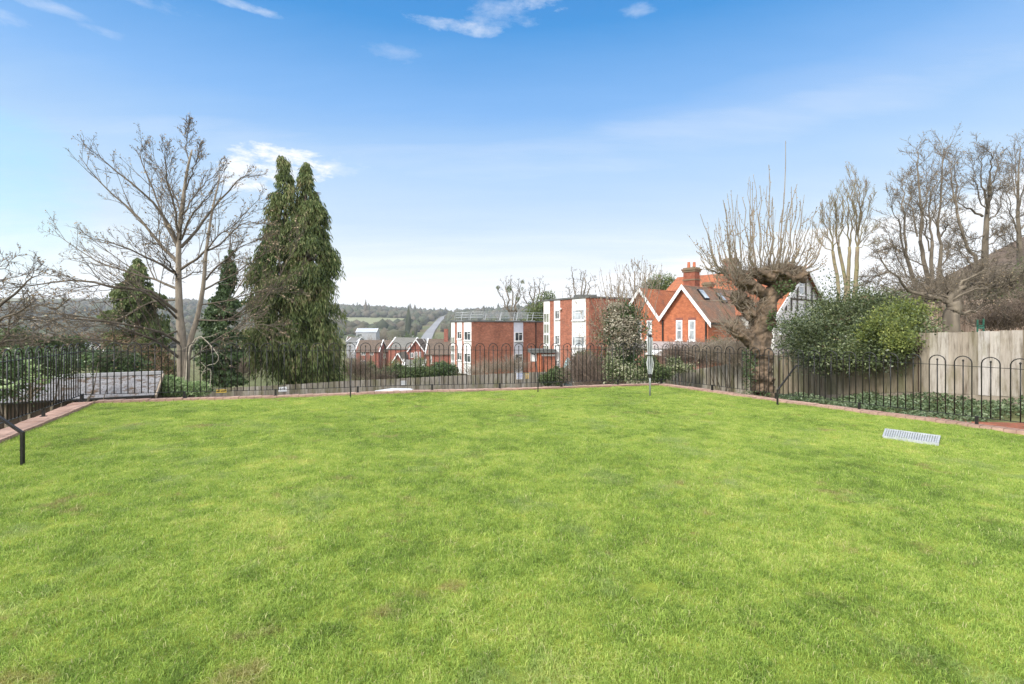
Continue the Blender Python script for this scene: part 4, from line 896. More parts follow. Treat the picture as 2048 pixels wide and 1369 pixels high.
# --- the big bare tree on the left
Yt = 25.5
def tt(u, v, dy=0): return at(u, v, Yt+dy)
root = thing('bare_tree', 'tall wide bare tree with a pale trunk standing left of the twin conifer', 'tree', (tt(366, 780).x, Yt, -3.2))
trunks = [([(tt(366, 780).x, Yt, -3.3), tt(364, 700), tt(359, 640), tt(357, 580), tt(358, 500), tt(364, 420), tt(375, 340), tt(384, 300)], .27, .035),
          ([(tt(374, 770).x+.1, Yt-.3, -3.0), tt(376, 710, -.3), tt(396, 630, -.5), tt(408, 560, -.7), tt(414, 490, -.8), tt(428, 410, -.6), tt(440, 350)], .17, .03)]
LM = [([tt(358, 530), tt(322, 490, .5), tt(277, 430, 1), tt(210, 360, 1.2), tt(158, 290, 1.5)], .13, .02),
      ([tt(356, 492), tt(325, 430, -.6), tt(287, 382, -1), tt(224, 320, -1.2), tt(196, 285, -1.4)], .11, .02),
      ([tt(357, 500), tt(330, 440, .6), tt(305, 370, 1.2), tt(280, 300, 1.4), tt(285, 270, 1.4)], .08, .015),
      ([tt(360, 470), tt(346, 400, -.8), tt(332, 330, -1.2), tt(330, 275, -1.4)], .08, .015),
      ([tt(356, 550), tt(301, 518, -1.5), tt(245, 486, -2.5), tt(168, 452, -3)], .09, .012),
      ([tt(354, 578), tt(308, 560, 1), tt(242, 533, 2), tt(189, 507, 2.5), tt(140, 468, 3), tt(104, 430, 3)], .09, .012),
      ([tt(358, 628), tt(300, 585, -1.2), tt(224, 565, -2.5), tt(150, 545, -3), tt(60, 545, -3.5), tt(20, 542, -3.5)], .11, .012),
      ([tt(356, 640), tt(300, 590, -2), tt(225, 565, -3), tt(180, 555, -3.4), tt(120, 556, -3.5)], .08, .012),
      ([tt(362, 690), tt(320, 665, -1.5), tt(250, 640, -3), tt(170, 622, -4), tt(90, 610, -4.5), tt(20, 580, -5)], .10, .012),
      ([tt(362, 720), tt(320, 690, -1), tt(280, 660, -2), tt(180, 620, -3), tt(80, 600, -4), tt(-20, 570, -4)], .10, .015),
      ([tt(360, 660), tt(280, 690, -2), tt(190, 670, -3.5), tt(100, 665, -4), tt(20, 690, -4.5)], .06, .01),
      ([tt(358, 600), tt(290, 610, 1.5), tt(220, 640, 2.5), tt(130, 640, 3), tt(40, 620, 3)], .07, .01),
      ([tt(362, 495), tt(400, 450, .6), tt(440, 395, 1), tt(480, 345, 1.2), tt(502, 330, 1.2)], .11, .015),
      ([tt(361, 540), tt(400, 510, -.6), tt(440, 480, -1), tt(490, 430, -1.2), tt(525, 425, -1.2)], .09, .012),
      ([tt(362, 480), tt(385, 430, -1), tt(415, 390, -1.5), tt(450, 320, -1.8)], .08, .012),
      ([tt(366, 430), tt(390, 390, 1), tt(420, 350, 1.4), tt(452, 315, 1.6)], .06, .01),
      ([tt(372, 380), tt(390, 330, -.5), tt(400, 290, -.8)], .05, .01), ([tt(378, 320), tt(372, 280, .5), tt(380, 240, .5)], .04, .008),
      ([tt(366, 440), tt(345, 380, 1), tt(320, 330, 1.6), tt(300, 290, 1.8)], .06, .01),
      ([tt(412, 560, -.7), tt(450, 520, -1.6), tt(490, 480, -2), tt(530, 462, -2.4)], .06, .01),
      ([tt(408, 580, -.6), tt(460, 555, -1.5), tt(510, 510, -2.4), tt(545, 480, -3)], .06, .01),
      ([tt(402, 610, -.5), tt(460, 600, -2), tt(530, 570, -3), tt(590, 560, -3.4)], .05, .01),
      ([tt(396, 640, -.5), tt(450, 640, -2), tt(520, 600, -3), tt(570, 520, -3.6), tt(600, 450, -3.6)], .05, .01),
      ([tt(358, 560), tt(390, 545, 2), tt(430, 540, 3), tt(480, 545, 4)], .05, .01),
      ([tt(414, 500, -.8), tt(440, 470, -2), tt(470, 440, -3), tt(520, 380, -3.4)], .05, .01),
      ([tt(357, 560), tt(345, 540, -2.5), tt(330, 500, -4), tt(300, 450, -5)], .07, .01), ([tt(359, 480), tt(365, 440, -2.4), tt(372, 380, -4)], .06, .01),
      ([tt(358, 540), tt(360, 500, 2.5), tt(350, 440, 4), tt(340, 380, 4.6)], .06, .01), ([tt(380, 720, -.5), tt(430, 680, -2), tt(500, 640, -3), tt(560, 640, -3.5)], .05, .01)]
LM = [([p_[0]]+[q+Vector((0, 0, -.19*i)) for i, q in enumerate(p_[1:])], a_*.76, b_*.6) for p_, a_, b_ in LM]
cfg = dict(max=3, n=[16, 6, 3], ratio=[.33, .42, .45], k=[7, 5, 4], ang=(14, 42), wob=.045, up=.04, rmin=.0055, t0=.12, lj=.03, flat=.75)
tree_parts(root, trunks, LM, cfg, M['bark_pale'], 3, (M['bud'], .10, .06, .6), tipn=1, crownmat=M['bark_dark'])
# low tangled bare tree growing in from the left edge
root = thing('bare_tree', 'low tangled bare tree at the far left edge over the railing', 'tree', gp_(-90, 17))
def t5(u, v, dy=0): return at(u, v, 16.5+dy)
LM = [([t5(-90, 720), t5(-30, 640), t5(30, 590), t5(60, 560), t5(90, 545)], .09, .01), ([t5(-90, 720), t5(-20, 690, .5), t5(60, 672, 1), t5(140, 690, 1)], .08, .01), ([t5(-90, 720), t5(-20, 660, -.5), t5(50, 620, -1), t5(130, 605, -1)], .08, .01), ([t5(-90, 730), t5(-20, 720, 1), t5(50, 690, 1.5), t5(100, 700, 2)], .06, .01), ([t5(-100, 720), t5(-60, 620), t5(-20, 560), t5(20, 525)], .08, .01), ([t5(-80, 740), t5(0, 700), t5(22, 620)], .06, .02), ([t5(-90, 700), t5(0, 650, 1), t5(80, 640, 2), t5(190, 640, 2)], .06, .01)]
LM = [(p_, a_*.7, b_*.8) for p_, a_, b_ in LM]
cfg2 = dict(max=3, n=[11, 6, 4], ratio=[.36, .42, .45], k=[7, 5, 4], ang=(22, 60), wob=.16, up=.02, rmin=.006, t0=.15, lj=.06)
tree_parts(root, [([gp_(-90, 16.5), t5(-92, 760), t5(-90, 715)], .17, .11)], LM, cfg2, M['bark_dark'], 14, (M['bud'], .07, .05, .5))
# --- twin-headed weeping conifer
Yc = 30.0
root = thing('conifer_tree', 'tall dark weeping conifer with two pointed tops behind the far fence', 'tree', (kx(590)*Yc, Yc, -3.4))
def conifer(axes, prof, n, seed, mat, root, Y, hangL, leafL, leafW, per, zb, droop=.35, name='foliage'):
    r = np.random.default_rng(seed); C, D = [], []
    for (cu, rows) in axes:
        vs_, hw_, cc_ = [a[0] for a in rows], [a[1] for a in rows], [a[2] if len(a) > 2 else cu for a in rows]
        clu = [(r.uniform(vs_[0], vs_[-1]), r.uniform(0, 2*np.pi), r.uniform(.75, 1.22)) for _ in range(max(40, n//7))]
        for _ in range(n):
            # density proportional to radius
            while True:
                cq = clu[r.integers(len(clu))]; v = min(max(cq[0]+r.normal(0, 5), vs_[0]), vs_[-1]); hw = np.interp(v, vs_, hw_)
                if r.random() < (hw+16)/(max(hw_)+16): break
            c = at(np.interp(v, vs_, cc_), v, Y); rad = hw*Y/1000*r.uniform(.6, 1.0)*cq[2]; th = cq[1]+r.normal(0, .28); dx, dy = math.cos(th), math.sin(th)*.8
            k = per; t = np.sqrt(r.uniform(.06, 1, k)); L = hangL*r.uniform(.2, 1.2, k)*(.4+.6*t)
            side = r.normal(0, .10+.03*rad, k)
            x = c.x+dx*rad*t-dy*side; y = c.y+dy*rad*t+dx*side; z = c.z+rad*.25*np.sin(t*2)-droop*rad*t*t-L*r.random(k)
            C.append(np.stack([x, y, z], 1)); d = np.stack([dx*.25+r.normal(0, .22, k), dy*.25+r.normal(0, .22, k), -np.ones(k)*r.uniform(.5, 1.2, k)], 1); D.append(d)
    C = np.concatenate(C); D = np.concatenate(D); m_ = len(C)
    V, F = leaves_np(C, D, leafL*r.uniform(.5, 1.4, m_), leafW*r.uniform(.6, 1.3, m_), seed); return npmesh(name, V, F, mat, root)
conifer([(568, [(292, 5), (312, 14), (350, 24), (380, 34), (420, 40), (455, 44), (500, 56, 562), (560, 82, 562), (620, 80, 566), (680, 88, 568), (752, 84, 572)]), (612, [(322, 5), (346, 15), (385, 24), (430, 44, 620), (500, 56, 624), (560, 58, 625), (640, 62, 628), (700, 68, 630), (752, 68, 632)])], None, 800, 41, M['conifer'], root, Yc, 1.0, .32, .06, 66, 0)
mb = MB()
for u0, vt in ((575, 345), (610, 370)): mb.tube([(kx(590)*Yc+(u0-590)*.006, Yc, -3.6), at(u0, 650, Yc), at(u0*.5+(568 if u0 < 590 else 612)*.5, 450, Yc), at(568 if u0 < 590 else 612, vt, Yc)], [.34, .26, .14, .03], 10)
mb.build('trunk', M['bark_mid'], root, smooth=True)
P5, R5 = [], []; rnd = random.Random(6)
for _ in range(130):
    ax = rnd.choice((568, 620)); v = rnd.uniform(370, 740); L = (.3+.7*(v-300)/440)*1.5; th = rnd.uniform(0, 6.28); P5.append(shoot(at(ax, v, Yc), (math.cos(th), math.sin(th)*.8, .3), L, 6, rnd, .06, -.06)); R5.append([.045*(1-.8*i/5) for i in range(6)])
V, F = tubes_np(P5, R5, 4); npmesh('branches', V, F, M['bark_mid'], root)
# smaller conifer left of the big trunk, and the ivy clad one between
Y4 = 33.0
root = thing('conifer_tree', 'smaller dark conifer behind the bare tree on the left', 'tree', (kx(275)*Y4, Y4, tz1(kx(275)*Y4, Y4)))
conifer([(275, [(516, 2), (532, 14), (560, 32), (600, 52), (650, 64), (700, 70), (790, 70)])], None, 900, 44, M['conifer_dark'], root, Y4, .35, .24, .10, 48, 0, droop=.15)
mb = MB(); mb.tube([(kx(275)*Y4, Y4, -6), at(275, 640, Y4), at(275, 520, Y4)], [.25, .16, .03], 8); mb.build('trunk', M['bark_mid'], root)
Y3 = 27.0
root = thing('ivy_clad_tree', 'narrow ivy smothered tree between the bare trunk and the conifer', 'tree', (kx(445)*Y3, Y3, -3.2))
conifer([(445, [(500, 5, 460), (530, 12, 458), (560, 18, 456), (590, 28, 452), (630, 40, 448), (680, 46), (730, 48), (770, 48)])], None, 640, 45, M['ivy'], root, Y3, .25, .13, .10, 44, 0, droop=.1)
mb = MB(); mb.tube([(kx(445)*Y3, Y3, -3.5), at(447, 640, Y3), at(458, 540, Y3), at(461, 470, Y3)], [.2, .14, .07, .02], 8); mb.build('trunk', M['bark_mid'], root)
LM = [([at(458, 560, Y3), at(462, 510, Y3), at(466, 470, Y3-.3)], .04, .01), ([at(455, 580, Y3), at(440, 530, Y3), at(436, 500, Y3)], .04, .01), ([at(450, 620, Y3), at(480, 570, Y3), at(500, 540, Y3)], .04, .01), ([at(446, 680, Y3), at(490, 640, Y3-.5), at(530, 620, Y3-.6)], .04, .01)]
out = {}; rnd = random.Random(8)
for p_, a_, b_ in LM: ramify(bez(p_, 8), [a_+(b_-a_)*i/7 for i in range(8)], 0, dict(max=2, n=[9, 5], ratio=[.4, .45], k=[5, 4], ang=(20, 50), wob=.12, up=.05, rmin=.007), out, rnd)
Pq = [x for l in out.values() for x in l]; Vs = [tubes_np([p], [r], 4) for p, r in Pq]; o_ = 0; VV = []; FF = []
for v_, f_ in Vs: VV.append(v_); FF.append(f_+o_); o_ += len(v_)
npmesh('branches', np.concatenate(VV), np.concatenate(FF), M['twig_grey'], root)
# pale bent sapling in front
root = thing('bare_sapling', 'pale bent bare sapling behind the railing below the ivy clad tree', 'sapling', (at(420, 780, 22).x, 22, -3.2))
def t7(u, v): return at(u, v, 22)
out = {}; rnd = random.Random(12)
for pts_, a_, b_ in [([t7(372, 760), t7(378, 700), t7(398, 673), t7(420, 690), t7(438, 715), t7(430, 728)], .03, .012), ([t7(430, 728), t7(412, 734), t7(400, 760)], .015, .006), ([t7(420, 775), t7(421, 740), t7(405, 745)], .018, .006), ([t7(398, 673), t7(385, 690), t7(360, 700)], .015, .006), ([t7(405, 690), t7(400, 720), t7(412, 735)], .012, .006)]:
    ramify(bez(pts_, 10), [a_+(b_-a_)*i/9 for i in range(10)], 0, dict(max=1, n=[5], ratio=[.3], k=[5], ang=(20, 60), wob=.1, up=.02, rmin=.004), out, rnd)
Pq = [x for l in out.values() for x in l]; mb = MB()
for p_, r_ in Pq: mb.tube(p_, r_, 5)
mb.build('branches', simple('white_stem', (0.42, 0.38, 0.30), (0.3, 0.26, 0.2), 5, .8), root)
# shrubs behind the left railing
shrub('ivy_bush', 'dark ivy bush close behind the left railing', 'bush', gp_(100, 14.5), [B(110, 728, 14.5, 55, 24), B(50, 722, 14, 45, 26), B(10, 760, 13, 45, 40)], 6500, .08, .06, M['ivy'], 51, bumpy=.6, shell=.2)
shrub('ivy_bush', 'low dark shrub beside the garage at the corner of the railing', 'bush', gp_(190, 24), [B(200, 718, 23.5, 45, 22), B(250, 730, 24, 45, 26), B(150, 710, 24, 34, 14)], 5000, .11, .08, M['ivy'], 52, bumpy=.6, shell=.2)
shrub('green_bush', 'light green bush at the far left above the railing', 'bush', gp_(20, 24), [B(25, 680, 22, 32, 24), B(80, 690, 23, 30, 14), B(140, 690, 24, 30, 16)], 3500, .14, .09, M['hedge'], 53, bumpy=.6, shell=.2)
shrub('green_bush', 'pale leafy bush at the gable end of the garage', 'bush', gp_(355, 22.2), [B(350, 775, 22, 26, 16), B(395, 778, 22.2, 22, 13), B(335, 765, 22, 14, 12)], 3000, .13, .08, M['palegreen'], 54)
shrub('bare_bush', 'reddish brown thicket beyond the left railing', 'bush', gp_(60, 30), [B(50, 700, 28, 80, 22), B(180, 690, 30, 90, 24), B(290, 715, 30, 60, 22), B(330, 735, 28, 40, 22)], 4500, .22, .03, M['deadleaf'], 55)
root = thing('leafy_plant', 'bright broad leaved plant poking through the left railing', 'plant', at(60, 800, 10.2))
pl = []; C, D = [], []; rnd = random.Random(3)
for (u, v) in [(62, 725), (78, 755), (95, 760), (15, 775), (70, 740)]:
    c0 = at(u, v, 9.9)
    for k in range(13): a = rnd.uniform(0, 6.28); C.append(tuple(c0+Vector((rnd.gauss(0, .06), rnd.gauss(0, .05), rnd.gauss(0, .05))))); D.append((math.cos(a), math.sin(a), rnd.uniform(-.5, .7)))
    pl.append([at(60, 800, 10.2), at((60+u)/2, (v+800)/2, 10.1), c0])
V, F = leaves_np(C, D, .17, .065, 2); npmesh('leaves', V, F, M['palegreen'], root); V, F = tubes_np(pl, [[.012, .01, .006]]*len(pl), 5); npmesh('stem', V, F, M['bark'], root)
# --- climbers, hedges and beds in the middle
Ys = 24.0
root = thing('clematis_clad_tree', 'bushy tree covered in ivy and pale seed heads in the centre', 'tree', gp_(1245, Ys))
V, F = leafcloud([B(1245, 690, Ys, 1, 1)[:3], B(1243, 655, Ys, 1, 1)[:3], B(1252, 628, Ys, 1, 1)[:3], B(1250, 735, Ys, 1, 1)[:3]], [(1.0, .8, 1.25), (1.0, .9, .85), (.7, .7, .5), (.85, .8, .8)], 13000, .11, .07, 61, bumpy=.6, shell=.25); npmesh('foliage', V, F, M['ivy'], root)
V, F = leafcloud([B(1240, 650, Ys-.7, 1, 1)[:3], B(1250, 676, Ys-.7, 1, 1)[:3], B(1238, 700, Ys-.5, 1, 1)[:3], B(1262, 650, Ys-.4, 1, 1)[:3], B(1232, 620, Ys-.3, 1, 1)[:3], B(1270, 690, Ys-.3, 1, 1)[:3]], [(.6, .4, .5), (.6, .4, .35), (.5, .35, .3), (.5, .45, .35), (.4, .35, .35), (.4, .35, .55)], 3800, .10, .07, 62, bumpy=.5); npmesh('seed_heads', V, F, M['seedhead'], root)
rnd = random.Random(9); paths, rads, bC, bD = [], [], [], []
for i in range(58):
    u0 = rnd.uniform(1212, 1290); u1 = 1250+(u0-1250)*1.7+rnd.gauss(0, 14); v1 = rnd.uniform(505, 580)+abs(u1-1265)*.35; y0 = rnd.uniform(-.8, .8); addshoot(at(u0, rnd.uniform(620, 680), Ys+y0), at(u1, v1, Ys+y0*2), rnd.uniform(.014, .028), .04)
for i in range(70): u0 = rnd.uniform(1180, 1290); addshoot(at(u0, rnd.uniform(640, 730), Ys-rnd.random()), at(u0+rnd.gauss(-12, 25), rnd.uniform(580, 680), Ys-rnd.random()), .010, .05)
mb = MB(); mb.tube([gp_(1245, Ys), at(1246, 700, Ys), at(1248, 630, Ys)], [.2, .15, .1], 8); mb.build('trunk', M['bark_mid'], root)
V, F = tubes_np(paths, rads, 4); npmesh('branches', V, F, M['twig_grey'], root); V, F = leaves_np(bC, bD, .07, .04, 3); npmesh('bud', V, F, M['bud'], root)['kind'] = 'stuff'
shrub('flowering_shrub', 'cream flowered shrub behind the airer at the lawn corner', 'bush', gp_(1262, 21.5), [B(1245, 745, 21.5, 28, 20), B(1285, 752, 21, 32, 14), B(1225, 735, 21.5, 18, 22)], 4200, .085, .06, M['whiteflower'], 63, bumpy=.6, shell=.2)
shrub('green_bush', 'dark low bush behind the foot of the rotary airer', 'bush', gp_(1312, 22), [B(1318, 748, 20, 20, 16), B(1300, 735, 21, 18, 20)], 3000, .09, .06, M['hedge'], 64)
shrub('flowering_shrub', 'cream flowered shrub right of the airer against the board fence', 'bush', gp_(1360, 24), [B(1365, 735, 24.5, 24, 9), B(1345, 728, 24.5, 14, 16), B(1335, 745, 23, 14, 10)], 2200, .10, .07, M['whiteflower'], 65, bumpy=.6, shell=.2)
def twigbush(label, base, blobs, n, mat, seed, L=.7, name='bare_bush'):
    root = thing(name, label, 'bush', base); rnd = random.Random(seed); P_, R_ = [], []
    w = [b[3]*b[5] for b in blobs]
    for _ in range(n):
        b = rnd.choices(blobs, w)[0]; a = Vector((rnd.gauss(0, .45), rnd.gauss(0, .45), rnd.gauss(0, .45))); c = Vector(b[:3])+Vector((a.x*b[3], a.y*b[4], a.z*b[5])); d = Vector((a.x*1.2, a.y*.8, .8))+Vector((rnd.gauss(0, .5), rnd.gauss(0, .5), rnd.gauss(0, .4)))
        P_.append(shoot(c, d, L*rnd.uniform(.4, 1.2), 5, rnd, .2, .05)); R_.append([.010, .009, .008, .006, .003])
    V, F = tubes_np(P_, R_, 3); npmesh('twigs', V, F, mat, root)
    stems('stem', base, .3, max(.4, blobs[0][2]-base[2]), 9, .035, M['bark'], root, seed); return root
twigbush('rounded bare brown bush behind the railing beside the dark hedge', gp_(1180, 25), [B(1180, 750, 24, 42, 30), B(1205, 765, 23, 30, 16), B(1165, 735, 25, 24, 22)], 2600, M['twig_red'], 71)
shrub('hedge', 'short clipped dark green hedge in front of the taller flats', 'hedge', gp_(1120, 31), [B(1118, 752, 30.5, 26, 16), B(1095, 760, 31, 18, 10)], 4000, .11, .07, M['hedge'], 66)
shrub('green_bush', 'mid green bush rising behind the rounded brown bush', 'bush', gp_(1165, 30), [B(1168, 720, 30, 22, 16)], 2000, .13, .08, M['hedge'], 67)
twigbush('reddish bare hedge below the gabled brick house', gp_(1390, 31), [B(1370, 715, 31, 40, 26), B(1420, 716, 30, 36, 24), B(1460, 716, 28, 34, 24), B(1345, 722, 31, 18, 20)], 3600, M['twig_red'], 72)
twigbush('grey green straggly bush left of the pollard trunk', gp_(1450, 22.5), [B(1445, 708, 22, 34, 18), B(1475, 712, 21, 24, 26), B(1410, 708, 23, 22, 12)], 1300, M['twig_grey'], 73)
shrub('green_bush', 'ragged green bush beside the lower wall of the gabled house', 'bush', gp_(1430, 27), [B(1436, 694, 26, 24, 16), B(1470, 706, 25, 22, 18)], 1500, .10, .06, M['hedge'], 68, bumpy=.5)
shrub('green_bush', 'rounded green bush seen above the brown bush near the far terrace', 'bush', gp_(738, 45), [B(738, 742, 44, 17, 17), B(750, 752, 43, 14, 10)], 3000, .16, .1, M['hedge'], 74)
shrub('hedge', 'long uneven green hedge in front of the red terrace', 'hedge', gp_(800, 48), [B(775, 748, 46, 16, 12), B(800, 744, 47, 20, 13), B(825, 748, 46, 22, 11), B(850, 746, 46, 18, 10)], 7000, .17, .11, M['hedge'], 75)
shrub('hedge', 'taller dark hedge against the left side of the lower flats', 'hedge', gp_(880, 50), [B(885, 738, 50, 20, 13), B(865, 744, 50, 14, 9), B(905, 742, 49, 10, 10)], 5000, .17, .11, M['ivy'], 76)
twigbush('bare brown bush beyond the car park fence under the conifer', gp_(715, 38), [B(712, 745, 38, 26, 24), B(760, 760, 36, 26, 9), B(470, 740, 34, 50, 24)], 2600, M['twig_red'], 77, 1.0)
twigbush('bare tangle against the foot of the lower brick flats', gp_(985, 50), [B(985, 738, 49, 40, 14), B(1030, 735, 50, 26, 18), B(950, 748, 46, 30, 8)], 1800, M['twig_grey'], 78, .9)
# ================================================================== right-hand trees
z3 = lambda x, y: (1648+x/3.4225, 240+y/3.4225)
def limbs3(lst, Y, j=1.2, seed=0):
    rnd = random.Random(seed); out = []
    for pts, r0, r1 in lst:
        dy = rnd.uniform(-j, j); n = len(pts); out.append(([at(*z3(*p), Y+dy*i/max(1, n-1)) for i, p in enumerate(pts)], r0*(.75 if r0 > .115 else .66), r1*(.58 if r0 > .115 else .35)))
    return out
cfgR = dict(max=3, n=[13, 5, 3], ratio=[.34, .42, .5], k=[7, 5, 4], ang=(9, 32), wob=.06, up=.12, rmin=.0055, t0=.12, lj=.04)
b_ = gp_(1695, 25); root = thing('bare_tree', 'bare tree with four cut upright stems rising behind the holly', 'tree', b_)
stemsA = [([(80, 1330), (100, 1170), (60, 900)], .14, .12), ([(120, 1330), (150, 1150), (100, 870)], .14, .12), ([(170, 1330), (165, 1130), (175, 870)], .15, .12), ([(190, 1330), (215, 1150), (230, 870)], .18, .14)]
tops = [([(60, 900), (40, 720), (50, 560)], .06, .015), ([(60, 900), (20, 760), (-10, 620)], .05, .01), ([(60, 900), (90, 740), (75, 580)], .05, .01), ([(100, 870), (80, 680), (100, 500)], .06, .01), ([(100, 870), (130, 700), (130, 500)], .06, .01), ([(175, 870), (160, 650), (175, 370)], .06, .01), ([(175, 870), (200, 650), (205, 450)], .06, .01), ([(230, 870), (215, 600), (210, 370)], .06, .01), ([(230, 870), (250, 640), (290, 440)], .06, .01), ([(230, 870), (280, 700), (340, 540)], .05, .01), ([(230, 870), (300, 780), (380, 740)], .04, .01), ([(230, 870), (240, 650), (240, 480)], .05, .01), ([(60, 900), (-20, 850), (-60, 740)], .04, .01), ([(230, 880), (330, 850), (400, 860)], .03, .01)]
tree_parts(root, limbs3(stemsA, 25, .6), limbs3(tops, 25, 1.2, 3), cfgR, M['bark_moss'], 81, (M['bud'], .07, .045, .5))
b_ = gp_(1860, 23); root = thing('bare_tree', 'dense many stemmed bare tree between the holly and the gnarled tree', 'tree', b_)
tr = [([(640, 1330), (640, 1200), (600, 1050), (560, 920)], .17, .12), ([(700, 1330), (720, 1150), (690, 1000), (660, 830)], .17, .13), ([(740, 1330), (740, 1150), (735, 980), (740, 830)], .15, .11), ([(790, 1330), (780, 1150), (795, 980), (805, 860)], .16, .11), ([(1000, 1330), (1010, 1150), (1040, 950), (980, 880), (910, 640)], .15, .09)]
tp_ = [([(560, 920), (545, 700), (540, 480), (530, 410)], .09, .015), ([(660, 830), (650, 560), (640, 260), (640, 200)], .10, .015), ([(740, 830), (720, 600), (740, 350)], .08, .015), ([(805, 860), (790, 550), (820, 250), (830, 185)], .09, .015), ([(910, 640), (870, 400), (850, 250)], .07, .015), ([(910, 640), (900, 400), (905, 200)], .06, .01), ([(560, 920), (500, 700), (430, 480)], .06, .01), ([(560, 900), (470, 880), (380, 900)], .05, .01), ([(640, 800), (600, 600), (580, 480), (590, 360)], .06, .01), ([(660, 800), (690, 600), (710, 480), (700, 260)], .06, .01), ([(740, 830), (690, 780), (640, 700), (560, 640)], .05, .01), ([(800, 800), (850, 700), (880, 560)], .06, .01), ([(800, 850), (760, 650), (780, 480), (800, 380)], .05, .01), ([(700, 1000), (600, 960), (520, 900), (440, 890)], .05, .01), ([(780, 1000), (850, 950), (860, 870), (900, 760)], .06, .01), ([(620, 1100), (560, 1050), (480, 880), (440, 760)], .06, .01), ([(720, 900), (700, 700), (660, 600), (600, 420)], .05, .01)]
cfgD = dict(cfgR); cfgD.update(n=[16, 6, 3], up=.06, ang=(16, 55), ratio=[.34, .42, .5])
tree_parts(root, limbs3(tr, 23, .8), limbs3(tp_, 23, 1.5, 5), cfgD, M['bark'], 82, (M['bud'], .07, .045, .4))
b_ = gp_(1968, 27); root = thing('bare_tree', 'tall bare tree with a straight thick trunk behind the gnarled one', 'tree', b_)
tree_parts(root, limbs3([([(1095, 1200), (1100, 960), (1110, 720), (1130, 520), (1140, 360)], .30, .07)], 27, .2), limbs3([([(1085, 660), (1010, 620), (950, 590), (870, 540)], .10, .02), ([(1120, 600), (1080, 400), (1050, 170)], .09, .015), ([(1130, 520), (1170, 380), (1210, 230)], .08, .015), ([(1140, 380), (1150, 260), (1110, 200)], .06, .01), ([(1110, 760), (1050, 820), (960, 780), (900, 700)], .06, .01), ([(1110, 700), (1180, 640), (1230, 520), (1270, 340)], .07, .01), ([(1120, 640), (1060, 520), (1020, 380), (1030, 250)], .06, .01), ([(1100, 900), (1020, 900), (950, 800), (900, 760)], .06, .01), ([(1105, 820), (1180, 780), (1240, 740)], .05, .01), ([(1100, 880), (1170, 830), (1260, 720), (1330, 640)], .05, .01), ([(1130, 560), (1180, 480), (1260, 460)], .04, .01), ([(1100, 940), (980, 940), (900, 900), (860, 860)], .05, .01)], 27, 1.5, 7), cfgD, M['bark'], 83, (M['bud'], .07, .045, .4))
b_ = gp_(2040, 29); root = thing('bare_tree', 'bare tree at the right edge rising over the dark roof', 'tree', b_)
tree_parts(root, limbs3([([(1345, 1250), (1340, 880), (1330, 700), (1328, 420), (1345, 180)], .26, .03)], 29, .2), limbs3([([(1330, 780), (1290, 660), (1260, 520), (1220, 300)], .07, .01), ([(1335, 760), (1400, 640), (1420, 450)], .08, .01), ([(1330, 620), (1370, 440), (1400, 250)], .06, .01), ([(1330, 560), (1290, 400), (1290, 240)], .05, .01), ([(1330, 850), (1270, 780), (1200, 720)], .05, .01), ([(1335, 900), (1280, 860), (1230, 790)], .04, .01), ([(1330, 480), (1310, 330), (1340, 120)], .05, .01), ([(1340, 800), (1430, 760), (1500, 600)], .06, .01)], 29, 1.4, 8), cfgD, M['bark'], 84, (M['bud'], .07, .045, .4))
Yg = 15.6
root = thing('gnarled_tree', 'low gnarled bare tree with twisting limbs behind the pale fence', 'tree', gp_(1902, Yg))
cfgG = dict(max=3, n=[14, 6, 3], ratio=[.30, .45, .5], k=[7, 5, 4], ang=(25, 70), wob=.24, up=.05, rmin=.005, t0=.15, lj=.045)
tree_parts(root, [([gp_(1902, Yg), at(*z3(872, 1369), Yg), at(*z3(885, 1320), Yg), at(*z3(890, 1255), Yg)], .23, .19)],
    limbs3([([(875, 1270), (800, 1215), (700, 1190), (560, 1160), (530, 1090), (440, 1020), (400, 930), (330, 905)], .11, .02), ([(430, 1040), (360, 1075), (280, 1105)], .04, .01), ([(700, 1190), (620, 1180), (560, 1130), (480, 1100), (380, 1160)], .05, .01), ([(865, 1260), (900, 1180), (970, 1130), (1060, 1120), (1130, 1135), (1210, 1010), (1300, 990)], .13, .03), ([(890, 1290), (950, 1320), (1050, 1320), (1110, 1250), (1180, 1260), (1250, 1300)], .08, .02), ([(870, 1260), (800, 1250), (740, 1235), (690, 1290)], .05, .01), ([(880, 1260), (950, 1190), (1100, 1150), (1200, 1110), (1369, 1080)], .07, .02), ([(970, 1140), (1010, 1060), (1010, 970), (940, 900), (880, 880)], .07, .01), ([(860, 1250), (850, 1180), (830, 1100), (770, 1050)], .07, .01), ([(860, 1240), (780, 1180), (700, 1120), (640, 1060)], .06, .01), ([(1130, 1135), (1200, 1140), (1290, 1100), (1369, 1040)], .06, .02), ([(900, 1200), (960, 1100), (1060, 1040), (1150, 960), (1300, 940)], .07, .01), ([(1110, 1250), (1130, 1200), (1250, 1180), (1330, 1230), (1369, 1210)], .04, .01), ([(880, 1240), (930, 1130), (930, 1020), (860, 960)], .05, .01)], Yg, 1.0, 11), cfgG, M['bark'], 85, (M['bud'], .05, .035, .3))
